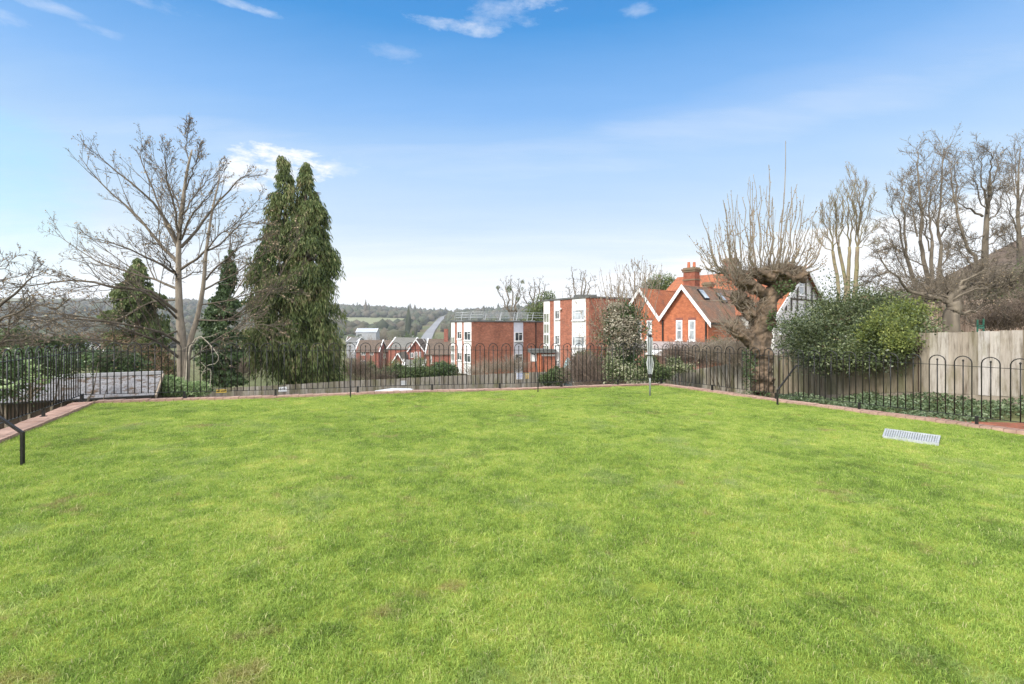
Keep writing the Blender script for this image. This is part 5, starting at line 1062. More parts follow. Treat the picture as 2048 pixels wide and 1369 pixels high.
# the right-hand bank: brown house roof, ivy, dead bracken, green frame
def hiproof(name, label, cx, cy, w, d, zb, ze, zr, rz, wallm, roofm, ridge=.3, cat='house'):
    root = thing(name, label, cat, (cx, cy, zb)); c, s = math.cos(rz), math.sin(rz)
    def T(a, b, z): return (cx+a*c-b*s, cy+a*s+b*c, z)
    o = .35; mb = MB(); mb.box((cx, cy, (zb+ze)/2), (w, d, ze-zb), rz); mb.build('wall', wallm, root)
    mb = MB(); E = [T(-w/2-o, -d/2-o, ze-.05), T(w/2+o, -d/2-o, ze-.05), T(w/2+o, d/2+o, ze-.05), T(-w/2-o, d/2+o, ze-.05), T(-w/2*ridge, 0, zr), T(w/2*ridge, 0, zr)]
    mb.add(E, [(0, 1, 5, 4), (1, 2, 5), (2, 3, 4, 5), (3, 0, 4), (3, 2, 1, 0)]); mb.build('roof', roofm, root)
    return root, T
root, T_ = hiproof('bungalow', 'bungalow with a mossy dark roof at the top right behind the trees', 36.5, 33.5, 14, 9, 1.0, 3.8, 8.1, R(10), M['pinkbrick'], M['darktile'], .3)
for a in (-4, -1): mb = MB(); c, s = math.cos(R(10)), math.sin(R(10)); mb.fbox((36.5, 33.5), (c, s), (s, -c), a-.7, a+.7, 4.5, 4.56, 2.2, 3.5); w = mb.build('window', M['white'], root); mb = MB(); mb.fbox((36.5, 33.5), (c, s), (s, -c), a-.6, a+.6, 4.56, 4.58, 2.3, 3.4); mb.build('pane', M['glass'], w)
root, T_ = hiproof('bungalow', 'small brown roofed house just visible behind the holly', 27.6, 38.5, 7, 6, -1.5, 1.9, 4.3, R(-15), M['pinkbrick'], M['browntile'], .2)
mb = MB(); c, s = math.cos(R(-15)), math.sin(R(-15)); mb.fbox((27.6, 38.5), (c, s), (s, -c), -.8, .8, 3.0, 3.06, .3, 1.4); w = mb.build('window', M['white'], root); mb = MB(); mb.fbox((27.6, 38.5), (c, s), (s, -c), -.7, .7, 3.06, 3.08, .4, 1.3); mb.build('pane', M['glass'], w)
shrub('ivy_bush', 'mixed green bush below the dark roof at the right edge', 'bush', gp_(2030, 25), [B(2030, 585, 25, 50, 26), B(1985, 590, 25, 30, 16), B(2075, 560, 25, 40, 40)], 6500, .13, .08, M['hedge'], 91, bumpy=.4)
shrub('green_bush', 'small bright green bush among the branches at the right edge', 'bush', gp_(2020, 22), [B(2018, 571, 22, 12, 7)], 700, .1, .07, M['yellowleaf'], 92)
twigbush('red brown dry bush above the pale fence at the right edge', gp_(2030, 17.5), [B(2020, 640, 17.5, 42, 26), B(1985, 648, 17.5, 28, 14), B(2070, 620, 17.5, 30, 34)], 2600, M['twig_red'], 93, .6)
twigbush('grey twiggy thicket between the upper fence and the tall bare trees', gp_(1900, 21.8), [B(1870, 590, 22, 60, 26), B(1960, 570, 22, 50, 26), B(1800, 600, 22, 30, 14), B(1920, 620, 19, 36, 12)], 2200, M['twig_grey'], 94, .8)
for u_, l_ in ((1960, ''),):
    p = at(1962, 662, 14.2); root = thing('garden_frame', 'small dark green metal frame standing behind the pale fence', 'garden frame', (p.x, p.y, .3)); mb = MB()
    a0, a1 = at(1955, 640, 14.2), at(1967, 638, 14.2)
    M['green'] = simple('green_metal', (0.03, 0.12, 0.08), (0.02, 0.09, 0.06), 5, .4)
    for a in (a0, a1): mb.beam((a.x, a.y, .3), a, .03)
    mb.beam((a0.x-.02, a0.y, 1.86), (a1.x+.02, a1.y, 1.86), .03); mb.beam((a0.x, a0.y, 1.80), (a1.x, a1.y, 1.80), .06, .05); mb.beam((a0.x, a0.y, 1.4), (a1.x, a1.y, 1.4), .05); mb.build('frame', M['green'], root)
# ================================================================== buildings
def tsol(O, d, u): k = kx(u); return (k*O[1]-O[0])/(d[0]-k*d[1])
def zat(O, d, t, v): y = O[1]+d[1]*t; return CZ-(v-HV)*y/1000
def panel(root, name, mat, O, d, n, t0, t1, z0, z1, b0=.0, b1=.04):
    mb = MB(); mb.fbox(O, d, n, min(t0, t1), max(t0, t1), b0, b1, z0, z1); return mb.build(name, mat, root)
def window(root, O, d, n, t0, t1, z0, z1, vb=(.5,), hb=(), b=.05, fw=.07, glass='glass', frame='white', sill=True, name='window'):
    t0, t1 = min(t0, t1), max(t0, t1); mb = MB()
    mb.fbox(O, d, n, t0, t1, b, b+.05, z0, z0+fw); mb.fbox(O, d, n, t0, t1, b, b+.05, z1-fw, z1); mb.fbox(O, d, n, t0, t0+fw, b, b+.05, z0+fw, z1-fw); mb.fbox(O, d, n, t1-fw, t1, b, b+.05, z0+fw, z1-fw)
    for f in vb: x = t0+(t1-t0)*f; mb.fbox(O, d, n, x-fw*.4, x+fw*.4, b, b+.045, z0+fw, z1-fw)
    for f in hb:
        if isinstance(f, tuple): h, a, c = f
        else: h, a, c = f, 0, 1
        z = z0+(z1-z0)*h; mb.fbox(O, d, n, t0+(t1-t0)*a+fw*(a == 0), t0+(t1-t0)*c-fw*(c == 1), b, b+.042, z-fw*.4, z+fw*.4)
    w = mb.build(name, M[frame], root)
    mb = MB(); mb.fbox(O, d, n, t0+.02, t1-.02, b-.03, b+.015, z0+.02, z1-.02); mb.build('pane', M[glass], w)
    if sill: mb = MB(); mb.fbox(O, d, n, t0-.06, t1+.06, b-.02, b+.14, z0-.09, z0-.004); mb.build('sill', M[frame], w)
    return w
dl = Vector((-.524, .852)); nl = Vector((-.852, -.524)); dr = Vector((.852, .524)); nr_ = Vector((.524, -.852))
def flats(label, O, Ll, Lr, ztop, zbot, name='block_of_flats'):
    root = thing(name, label, 'flats', (O[0], O[1], zbot)); mb = MB()
    mb.fbox(O, dl, dr, 0, Ll, 0, Lr, zbot, ztop); mb.build('wall', M['redbrick'], root)
    mb = MB(); mb.fbox(O, dl, dr, -.12, Ll+.12, -.12, Lr+.12, ztop, ztop+.16); mb.build('roof', M['flatroof'], root)
    return root
# lower block in the middle of the picture
O1 = (-4.72, 59.0); zt1 = CZ+.70; zb1 = CZ-5.6
L1 = tsol(O1, dl, 902); R1 = tsol(O1, dr, 1090)+1.5
fl1 = flats('two storey brick flats with guard rails on the flat roof', O1, L1, R1, zt1, zb1)
def strip(root, O, d, n, u0, u1, ztop, zbot, mat='white'):
    t0, t1 = tsol(O, d, u0), tsol(O, d, u1); panel(root, 'cladding_strip', M[mat], O, d, n, t0, t1, zbot, ztop, 0, .04); return min(t0, t1), max(t0, t1)
zh = lambda v, Y: CZ-(v-HV)*Y/1000
# left face: stair strip, narrow strip, wide strip
a, b = strip(fl1, O1, dl, nl, 903, 910, zt1-.02, zb1)
for k in range(5): window(fl1, O1, dl, nl, a+.05, b-.05, zt1-2.9-k*1.05+.15, zt1-2.9-k*1.05+1.05, glass='glassgreen', sill=False)
a, b = strip(fl1, O1, dl, nl, 914.5, 924.5, zt1-.02, zb1)
for zz in (zt1-1.12, zt1-3.75): window(fl1, O1, dl, nl, a+.05, b-.2, zz-.95, zz-.02, hb=((.7, 0, .5),))
a, b = strip(fl1, O1, dl, nl, 928, 943, zt1-.02, zb1)
for zz in (zt1-1.12, zt1-3.75): window(fl1, O1, dl, nl, a+.1, b-.25, zz-1.1, zz, hb=((.75, .0, .5),))
# right face: one grey strip with a window per floor
a, b = strip(fl1, O1, dr, nr_, 1027.5, 1046, zt1-.02, zb1, 'greywhite')
for zz in (zt1-1.26, zt1-3.95): window(fl1, O1, dr, nr_, a+.12, b-.1, zz-1.1, zz, hb=((.72, .5, 1),))
mb = MB()    # guard rails standing on the roof
def P1(t, b_, z): q = Vector(O1)+dr*t+(-nr_)*b_; return (q.x, q.y, zt1+.16+z)
def railrun(pts, lean=(0, 0)):
    for (p, q) in zip(pts[:-1], pts[1:]):
        L = math.hypot(q[0]-p[0], q[1]-p[1]); n_ = max(1, round(L/2.3))
        for h in (.45, .75, 1.05): mb.beam(P1(p[0], p[1], h), P1(q[0], q[1], h), .06)
        for i in range(n_+1):
            t = p[0]+(q[0]-p[0])*i/n_; s_ = p[1]+(q[1]-p[1])*i/n_; mb.beam(P1(t-.25, s_, 0), P1(t, s_, 1.1), .08); mb.beam(P1(t-.9, s_, .03), P1(t+.2, s_, .03), .07)
railrun([(R1-.6, .5), (2.0, .5), (.5, 1.5), (.5, L1-.4)]); railrun([(R1-.6, L1-.6), (.5, L1-.4)]); mb.build('guard_rail', M['grate'], fl1)
panel(fl1, 'drainpipe', M['black'], O1, dr, nr_, R1-3.0, R1-2.9, zb1, zt1, .02, .1)
# taller block
O2 = (7.4, 48.0); zt2 = CZ+2.88; zb2 = CZ-5.6
L2 = tsol(O2, dl, 1087); R2 = 11.0
fl2 = flats('three storey brick flats with white panels left of the gabled house', O2, L2, R2, zt2, zb2)
st = 2.6
a, b = strip(fl2, O2, dl, nl, 1088, 1100, zt2-.02, zb2)
for k in range(4): window(fl2, O2, dl, nl, a+.06, b-.06, zt2-2.35-k*1.15, zt2-1.3-k*1.15, glass='glassgreen', sill=False)
a, b = strip(fl2, O2, dl, nl, 1108.5, 1120.5, zt2-.02, zb2)
for k in range(3): window(fl2, O2, dl, nl, a+.05, b-.25, zt2-1.05-k*st-.95, zt2-1.05-k*st, hb=((.7, 0, .5),))
a, b = strip(fl2, O2, dl, nl, 1144.5, 1172, zt2-.02, zb2)
for k in range(3): window(fl2, O2, dl, nl, a+.12, b-.12, zt2-1.1-k*st-1.05, zt2-1.1-k*st, vb=(.28, .78), hb=((.72, .28, .78),), glass='glasslight')
mb = MB(); q = Vector(O2)+dl*(tsol(O2, dl, 1123))+nl*.15; mb.ball((q.x, q.y, zt2-.95), .16, 8, (1, 1, .8)); mb.build('wall_lamp', M['white'], fl2)
mb = MB(); q = Vector(O2)+dl*3+dr*2; mb.box((q.x, q.y, zt2+.32), (2.2, 1.4, .35)); mb.build('roof_hatch', M['flatroof'], fl2)
mb = MB(); q = Vector(O2)+dl*5.5+dr*1; mb.beam((q.x, q.y, zt2), (q.x, q.y, zt2+1.0), .04); mb.beam((q.x-.4, q.y, zt2+.95), (q.x+.4, q.y, zt2+.95), .03); mb.build('aerial', M['galv'], fl2)
# low linking entrance between the two blocks
O3 = Vector((2.4, 51.5)); e0 = tsol(O3, dr, 1058); 
root = thing('entrance_block', 'low brick entrance with dark flat canopy between the two blocks of flats', 'entrance', (O3.x, O3.y, zb2))
d3 = Vector((1, .05)).normalized(); n3 = Vector((d3.y, -d3.x)); Oe = (kx(1060)*52, 52.0)
te = lambda u: tsol(Oe, d3, u)
panel(root, 'wall', M['redbrick'], Oe, d3, n3, te(1060), te(1110), zb2, CZ-2.6, -2.2, 0)
panel(root, 'canopy', M['flatroof'], Oe, d3, n3, te(1059), te(1111), CZ-2.6, CZ-2.25, -2.2, .5)
panel(root, 'pier', M['orangebrick'], Oe, d3, n3, te(1075), te(1082), zb2, CZ-2.6, .01, .3)
panel(root, 'door_panel', M['white'], Oe, d3, n3, te(1061), te(1073), CZ-3.5, CZ-2.62, .01, .07)
panel(root, 'fascia', M['dirtywhite'], Oe, d3, n3, te(1083), te(1110), CZ-2.95, CZ-2.75, .01, .09)
# teal water butt / covered parasol near the hedge
p = at(1136, 742, 31.5); zb_ = tz1(p.x, p.y); root = thing('covered_parasol', 'pale teal covered parasol standing by the dark hedge', 'parasol', (p.x, p.y, zb_)); mb = MB(); mb.tube([(p.x, p.y, zb_+.6), (p.x, p.y, -.75), (p.x, p.y, -.35), (p.x, p.y, -.08)], [.26, .30, .2, .04], 10); mb.build('cover', simple('teal_cover', (.30, .42, .42), (.24, .35, .36), 3, .7), root); mb = MB(); mb.tube([(p.x, p.y, zb_), (p.x, p.y, zb_+.65)], .03, 8); mb.build('pole', M['galv'], root)
# ------------------------------------------------------------------ gabled red house
K = Vector((15.3, 39.0)); fa = Vector((-.64, .768)); sa = Vector((.768, .64)); nf = -sa; ns = -fa   # fa along the gable front, sa away
def H(a, b, z): q = K+fa*a+sa*b; return (q.x, q.y, z)
ez = CZ+.85; rz_ = CZ+3.46; gb_ = -3.6; wR_, wL_ = 4.2, 4.0
house = thing('gabled_house', 'orange brick house with twin white edged gables and tiled roofs', 'house', (K.x, K.y, gb_))
mb = MB(); mb.fbox(K, fa, sa, 0, wR_+wL_, 0, 9, gb_, ez)
for a0, w in ((0, wR_), (wR_, wL_)): mb.add([H(a0, .001, ez), H(a0+w, .001, ez), H(a0+w/2, .001, rz_-.06), H(a0, .3, ez), H(a0+w, .3, ez), H(a0+w/2, .3, rz_-.06)], [(0, 2, 1), (3, 4, 5), (0, 1, 4, 3), (1, 2, 5, 4), (2, 0, 3, 5)])
mb.build('wall', M['orangebrick'], house)
def rslab(pts, mat, th=.10, name='roof'):
    p = [Vector(x) for x in pts]; n = (p[1]-p[0]).cross(p[2]-p[0]).normalized(); n = n if n.z > 0 else -n
    if (p[1]-p[0]).cross(p[2]-p[0]).z < 0: p = p[::-1]
    mb = MB(); k = len(p); vs = [x-n*th for x in p]+p; fs = [tuple(range(k))[::-1], tuple(range(k, 2*k))]+[(i, (i+1) % k, k+(i+1) % k, k+i) for i in range(k)]
    mb.add(vs, fs); return mb.build(name, mat, house)
ov = .30
sl = (rz_-ez)/(wR_/2)
# R gable slopes: right one brown and visible, left one falls to the valley
rslab([H(-.35, -ov, ez-.35*sl), H(-.35, 9, ez-.35*sl), H(wR_/2, 9, rz_), H(wR_/2, -ov, rz_)], M['browntile'])
rslab([H(wR_/2, -ov, rz_), H(wR_/2, 9, rz_), H(wR_, 9, ez), H(wR_, -ov, ez)], M['browntile'])
sl2 = (rz_-ez)/(wL_/2)
rslab([H(wR_, -ov, ez), H(wR_, 9, ez), H(wR_+wL_/2, 9, rz_), H(wR_+wL_/2, -ov, rz_)], M['orangetile'])
rslab([H(wR_+wL_/2, -ov, rz_), H(wR_+wL_/2, 9, rz_), H(wR_+wL_+.35, 9, ez-.35*sl2), H(wR_+wL_+.35, -ov, ez-.35*sl2)], M['orangetile'])
for (a0, z0, a1, z1) in ((-.42, ez-.42*sl, wR_/2, rz_), (wR_, ez-.02, wR_/2, rz_), (wR_, ez-.02, wR_+wL_/2, rz_), (wR_+wL_+.42, ez-.42*sl2, wR_+wL_/2, rz_)):
    mb = MB(); p, q = Vector(H(a0, -ov-.03, z0)), Vector(H(a1, -ov-.03, z1)); dn = Vector((0, 0, .34)); o2 = Vector((nf.x, nf.y, 0))*.05; up_ = Vector((0, 0, .05))
    mb.hexa([p-dn, q-dn, q-dn+o2, p-dn+o2, p+up_, q+up_, q+up_+o2, p+up_+o2]); mb.build('bargeboard', M['white'], house)
for ua, ub in ((1352.5, 1365), (1377.5, 1391), (1294, 1304)):
    t0, t1 = tsol(K, fa, ub), tsol(K, fa, ua); window(house, K, fa, nf, t0, t1, CZ-1.02, CZ+.62, vb=(), hb=(.5,), glass='glasslight', b=.0, fw=.11)
    mb = MB(); mb.fbox(K, fa, nf, t0-.05, t1+.05, .002, .03, CZ+.63, CZ+.82); mb.build('lintel', M['farbrick'], house)
t0, t1 = tsol(K, fa, 1283), tsol(K, fa, 1276); window(house, K, fa, nf, t0, t1, CZ-1.02, CZ+.62, vb=(), hb=(.5,), glass='glasslight', b=.0, fw=.11)
tD = tsol(K, fa, 1326.5); panel(house, 'drainpipe', M['black'], K, fa, nf, tD-.05, tD+.05, CZ-1.1, ez-.2, .02, .12); panel(house, 'drainpipe', M['black'], K, fa, nf, .1, .2, gb_, ez-.3, .02, .12)
mb = MB(); mb.fbox(K, sa, ns, -.2, 5.0, .28, .4, ez-.42*sl-.08, ez-.42*sl+.04); mb.build('gutter', M['black'], house)
# lean-to strip under the gable windows
mb = MB(); p = [H(-.3, -1.7, CZ-1.62), H(8.3, -1.7, CZ-1.62), H(8.3, -.02, CZ-1.15), H(-.3, -.02, CZ-1.15)]; mb.hexa([Vector(x)-Vector((0, 0, .1)) for x in p]+p); mb.build('lean_to_roof', M['lead'], house)
mb = MB(); mb.fbox(K, fa, nf, -.1, 8.1, .003, 1.5, gb_, CZ-1.66); mb.build('lean_to', M['pinkbrick'], house)
mb = MB(); aw = tsol(K+nf*1.7, fa, 1303); aw2 = tsol(K+nf*1.7, fa, 1325); a0, a1 = min(aw, aw2), max(aw, aw2)
mb.hexa([H(a0, -2.6, CZ-2.15), H(a1, -2.6, CZ-2.15), H(a1, -1.52, CZ-2.3), H(a0, -1.52, CZ-2.3), H(a0, -2.6, CZ-2.05), H(a1, -2.6, CZ-2.05), H(a1, -1.52, CZ-1.75), H(a0, -1.52, CZ-1.75)]); mb.build('door_canopy', M['white'], house)
panel(house, 'band', M['lead'], K, sa, ns, 0, 7, CZ-1.35, CZ-1.15, .004, .06)
# skylights on the right slope
def on_slope(a, b, w, l, name):
    z = lambda q: ez+q*sl
    nrm = Vector((ns.x*sl, ns.y*sl, 1)).normalized()
    mb = MB(); c4 = [Vector(H(a-w/2, b, z(a-w/2))), Vector(H(a+w/2, b, z(a+w/2))), Vector(H(a+w/2, b+l, z(a+w/2))), Vector(H(a-w/2, b+l, z(a-w/2)))]
    mb.hexa([x+nrm*.0 for x in c4]+[x+nrm*.12 for x in c4]); w_ = mb.build(name, M['black'], house)
    c5 = [c4[0].lerp(c4[2], .1), c4[1].lerp(c4[3], .1), c4[2].lerp(c4[0], .1), c4[3].lerp(c4[1], .1)]; mb = MB(); mb.hexa([x+nrm*.125 for x in c5]+[x+nrm*.15 for x in c5]); mb.build('pane', M['glasslight'], w_)
on_slope(1.5, 1.5, .7, .8, 'skylight'); on_slope(1.35, 4.2, .7, .8, 'skylight')
# main range behind with its half-timbered gable on the right
G = Vector((25.6, 44.0)); mz = CZ+5.4; hw = 5.9; me_ = CZ+1.35; Lm = 12.0
def H2(a, b, z): q = G+fa*a+sa*b; return (q.x, q.y, z)
mb = MB(); mb.fbox(G, fa, sa, 0, Lm, -hw, hw, gb_+.5, me_)
mb.add([H2(.001, -hw, me_), H2(.001, hw, me_), H2(.001, 0, mz-.06), H2(.3, -hw, me_), H2(.3, hw, me_), H2(.3, 0, mz-.06)], [(0, 1, 2), (3, 5, 4), (0, 3, 4, 1), (1, 4, 5, 2), (2, 5, 3, 0)])
mb.build('wall', M['dirtywhite'], house)
s3 = (mz-me_)/hw; ov = .35
rslab([H2(-ov, -hw-.4, me_-.4*s3), H2(Lm+ov, -hw-.4, me_-.4*s3), H2(Lm+ov, 0, mz), H2(-ov, 0, mz)], M['orangetile'])
rslab([H2(-ov, 0, mz), H2(Lm+ov, 0, mz), H2(Lm+ov, hw+.4, me_-.4*s3), H2(-ov, hw+.4, me_-.4*s3)], M['orangetile'])
for b0, b1 in ((-hw-.5, 0), (hw+.5, 0)):
    mb = MB(); p, q = Vector(H2(-ov-.03, b0, me_-.5*s3)), Vector(H2(-ov-.03, b1, mz)); dn = Vector((0, 0, .42)); o2 = Vector((ns.x, ns.y, 0))*.06; up_ = Vector((0, 0, .06))
    mb.hexa([p-dn, q-dn, q-dn+o2, p-dn+o2, p+up_, q+up_, q+up_+o2, p+up_+o2]); mb.build('bargeboard', M['white'], house)
window(house, G, sa, ns, -1.0, .15, mz-2.55, mz-1.05, vb=(), hb=(.5,), glass='glasslight', b=.02, fw=.1)
window(house, G, sa, ns, -4.9, -3.7, me_-1.9, me_-.4, vb=(), hb=(.5,), glass='glasslight', b=.02, fw=.1)
window(house, G, sa, ns, 2.4, 3.6, me_-1.6, me_-.1, vb=(), hb=(.5,), glass='glasslight', b=.02, fw=.1)
mb = MB()
mb.fbox(G, sa, ns, -1.7, 1.3, .01, .06, mz-.98, mz-.82); mb.fbox(G, sa, ns, -hw+1, hw-1, .01, .06, mz-3.0, mz-2.86)
for x in (-1.35, .5, 1.9, -2.6, -3.7, 3.2): mb.fbox(G, sa, ns, x-.09, x+.09, .065, .1, me_+.05, mz-abs(x)*s3-.5)
mb.build('timber_framing', M['darktimber'], house)
def chimney(u, Y, w, v0, v1, pots, cap=True, label=''):
    c = at(u, v0, Y); zb = CZ-(v1-HV)*Y/1000; mb = MB(); mb.box((c.x, c.y, (c.z+zb)/2-.3), (w, w*.75, c.z-zb+.6), math.atan2(fa.y, fa.x)); ch = mb.build('chimney', M['browntilebrick'], house)
    if cap:
        mb = MB(); r_ = math.atan2(fa.y, fa.x); mb.box((c.x, c.y, c.z+.04), (w+.30, w*.75+.30, .14), r_); mb.box((c.x, c.y, c.z-.12), (w+.16, w*.75+.16, .16), r_); mb.box((c.x, c.y, c.z-.9), (w+.1, w*.75+.1, .12), r_); mb.box((c.x, c.y, c.z+.16), (w+.05, w*.75+.05, .12), r_); mb.build('chimney_cap', M['capstone'], ch)
    for k in range(pots):
        x = c.x+(k-(pots-1)/2)*.5; mb = MB(); mb.tube([(x, c.y, c.z+.2), (x, c.y, c.z+.75)], [.15, .12], 10); mb.build('chimney_pot', M['pot'], ch)
M['browntilebrick'] = brickmat('chimney_brick', (0.34, 0.10, 0.055), (0.26, 0.08, 0.05), (0.25, 0.16, 0.11)); M['capstone'] = simple('lichened_brick', (0.22, 0.14, 0.09), (0.16, 0.13, 0.08), 2, .9); M['pot'] = simple('terracotta_pot', (0.50, 0.16, 0.08), None, 3, .8)
chimney(1383, 46.0, 1.15, 541, 575, 2); chimney(1417, 43.6, .62, 570, 618, 0); chimney(1461, 50.5, 1.0, 522, 550, 0)
# ================================================================== red terrace beyond the trees
def farhouse(label, u0, u1, Y, v_eave, v_ridge, zb, mode, roofm, wallm='farbrick', rot=0, depth=8, wins=(), group='red brick houses of the far terrace', chim=None, name='terraced_house'):
    """mode 'side': ridge parallel to the picture; 'gable': gable towards the lawn"""
    xa, xb = kx(u0)*Y, kx(u1)*Y; w = xb-xa; ze_ = CZ-(v_eave-HV)*Y/1000; zr_ = CZ-(v_ridge-HV)*Y/1000
    cx, cy = (xa+xb)/2, Y; root = thing(name, label, 'house', (cx, cy, zb), group); c, s = math.cos(rot), math.sin(rot); d = Vector((c, s)); n = Vector((s, -c)); O = Vector((cx, cy))-d*w/2
    mb = MB(); mb.fbox(O, d, -n, 0, w, 0, depth, zb, ze_)
    def T(a, b, z): q = O+d*a-n*b; return (q.x, q.y, z)
    rb = MB(); bb = MB()
    if mode == 'gable':
        mb.add([T(0, 0, ze_), T(w, 0, ze_), T(w/2, 0, zr_-.05), T(0, depth, ze_), T(w, depth, ze_), T(w/2, depth, zr_-.05)], [(0, 1, 2), (3, 5, 4), (0, 3, 4, 1), (1, 4, 5, 2), (2, 5, 3, 0)])
        for a0, a1 in ((-.3, w/2), (w+.3, w/2)):
            q = [Vector(T(a0, -.3, ze_-.3*(zr_-ze_)/(w/2))), Vector(T(a0, depth+.3, ze_-.3*(zr_-ze_)/(w/2))), Vector(T(a1, depth+.3, zr_)), Vector(T(a1, -.3, zr_))]
            if (q[1]-q[0]).cross(q[2]-q[0]).z < 0: q = q[::-1]
            rb.hexa([x-Vector((0, 0, .15)) for x in q]+q)
            bb.beam(Vector(T(a0, -.38, ze_-.3*(zr_-ze_)/(w/2)-.1)), Vector(T(a1, -.38, zr_-.1)), .1, .22)
    else:
        for e in (0, w): mb.add([T(e, 0, ze_), T(e, depth, ze_), T(e, depth/2, zr_-.05), T(e+(.2 if e == 0 else -.2), 0, ze_), T(e+(.2 if e == 0 else -.2), depth, ze_), T(e+(.2 if e == 0 else -.2), depth/2, zr_-.05)], [(0, 1, 2), (3, 5, 4), (0, 3, 4, 1), (1, 4, 5, 2), (2, 5, 3, 0)])
        for b0 in (-.3, depth+.3):
            q = [Vector(T(-.25, b0, ze_-.25)), Vector(T(w+.25, b0, ze_-.25)), Vector(T(w+.25, depth/2, zr_)), Vector(T(-.25, depth/2, zr_))]
            if (q[1]-q[0]).cross(q[2]-q[0]).z < 0: q = q[::-1]
            rb.hexa([x-Vector((0, 0, .15)) for x in q]+q)
            for e in (-.3, w+.3): bb.beam(Vector(T(e, b0, ze_-.3)), Vector(T(e, depth/2, zr_+.03)), .22, .2)
    mb.build('wall', M[wallm], root); rb.build('roof', M[roofm], root); bb.build('bargeboard', M['white'], root)
    for (ua, ub, va, vb_) in wins:
        t0, t1 = (kx(ua)*Y-xa), (kx(ub)*Y-xa); window(root, O, d, n, t0, t1, CZ-(vb_-HV)*Y/1000, CZ-(va-HV)*Y/1000, b=.02, fw=.12, glass='glass', sill=False)
    if chim: ua, ub, vt = chim; xc = kx((ua+ub)/2)*Y; mb = MB(); mb.box((xc, Y+depth*.45, (CZ-(vt-HV)*Y/1000+zr_)/2-.6), ((ub-ua)*Y/1000, .9, CZ-(vt-HV)*Y/1000-zr_+1.6), rot); mb.build('chimney', M['farbrick'], root)
    return root
farhouse('red house with a wide dark roof nearest the tall conifer', 712, 757, 138, 702, 681, -10.4, 'side', 'darktile', wins=[(722, 731, 703, 711), (722, 731, 721, 729), (740, 747, 703, 711)])
farhouse('red house with a dark roof in the middle of the far terrace', 760, 794, 143, 702, 682, -10.6, 'side', 'darktile', wins=[(766, 771, 708, 717), (778, 786, 706, 712)])
farhouse('big plain red gable wall under a grey green roof', 774, 820, 128, 696, 676, -10.0, 'side', 'greytile', rot=R(-18), wins=[(797, 802, 715, 725)])
farhouse('narrow red gable with white verges and tall white windows', 817, 847, 120, 700, 679, -9.6, 'gable', 'darktile', wins=[(820, 827, 706, 716), (829, 835, 704, 720), (838, 842, 704, 720)])
farhouse('low grey roofed wing below the narrow red gable', 806, 846, 112, 733, 721, -9.0, 'side', 'greytile', 'dirtywhite', depth=5, wins=[(812, 818, 735, 741)])
farhouse('red house with a long brown roof and chimney beside the flats', 853, 912, 112, 707, 679, -9.0, 'side', 'darktile', wins=[(859, 864, 712, 728)], chim=(884, 892, 660))
farhouse('small red brick gable wall with a dark roof among the terrace', 786, 806, 116, 722, 706, -9.2, 'gable', 'greytile', wins=[(794, 798, 726, 734)])
# scattered houses and sheds in the valley
gl = 'distant buildings in the valley'
farhouse('long white industrial shed with a flat pale roof in the valley', 712, 752, 330, 664, 657, tz1(kx(730)*330, 330)-1, 'side', 'palemetal', 'shedgrey', depth=9, group=gl, name='industrial_shed', wins=[(716, 724, 668, 673)])
farhouse('pale warehouse just left of the white shed', 693, 712, 250, 683, 676, tz1(kx(700)*250, 250)-1, 'side', 'greytile', 'shedgrey', depth=16, group=gl, name='industrial_shed', wins=[(698, 703, 686, 690)])
rnd = random.Random(77)
hl = ['black and white gabled house beside the climbing road', 'white gabled house next to the black and white one', 'red roofed house low on the slope left of the road', 'small white house close to the road bend', 'cream house among trees below the meadow', 'white walled house under the two dark poplars', 'grey roofed house on the slope above the terrace', 'blue grey roofed building far to the left', 'pale house beside the blue grey building', 'white house high on the left hillside', 'brown roofed house partly hidden by the left trees', 'long pale house in the gap beside the conifer']
for (u, v, Y, wpx, kind), lab in zip([(832, 672, 330, 16, 'gable'), (846, 668, 340, 12, 'gable'), (822, 682, 300, 12, 'side'), (858, 690, 260, 14, 'gable'), (700, 668, 400, 14, 'side'), (818, 664, 420, 12, 'side'), (780, 676, 300, 18, 'side'), (155, 655, 260, 30, 'side'), (120, 668, 230, 26, 'gable'), (60, 640, 420, 16, 'side'), (205, 668, 260, 20, 'side'), (500, 668, 300, 26, 'side')], hl):
    x = kx(u)*Y; zg = tz1(x, Y); ye_ = v; h2 = 5.0*1000/Y
    ve = HV-(zg+4.6-CZ)*1000/Y; farhouse(lab, u-wpx/2, u+wpx/2, Y, ve, ve-3.0*1000/Y, zg-2, kind, 'bluetile' if 'blue grey' in lab and 'beside' not in lab else ('orangetile' if 'red' in lab else 'darktile'), 'dirtywhite' if 'red' not in lab else 'farbrick', depth=7, group=gl, name='distant_house', wins=[(u-wpx*.3, u-wpx*.08, ve+1.2*1000/Y, ve+2.3*1000/Y), (u+wpx*.08, u+wpx*.3, ve+1.2*1000/Y, ve+2.3*1000/Y)])
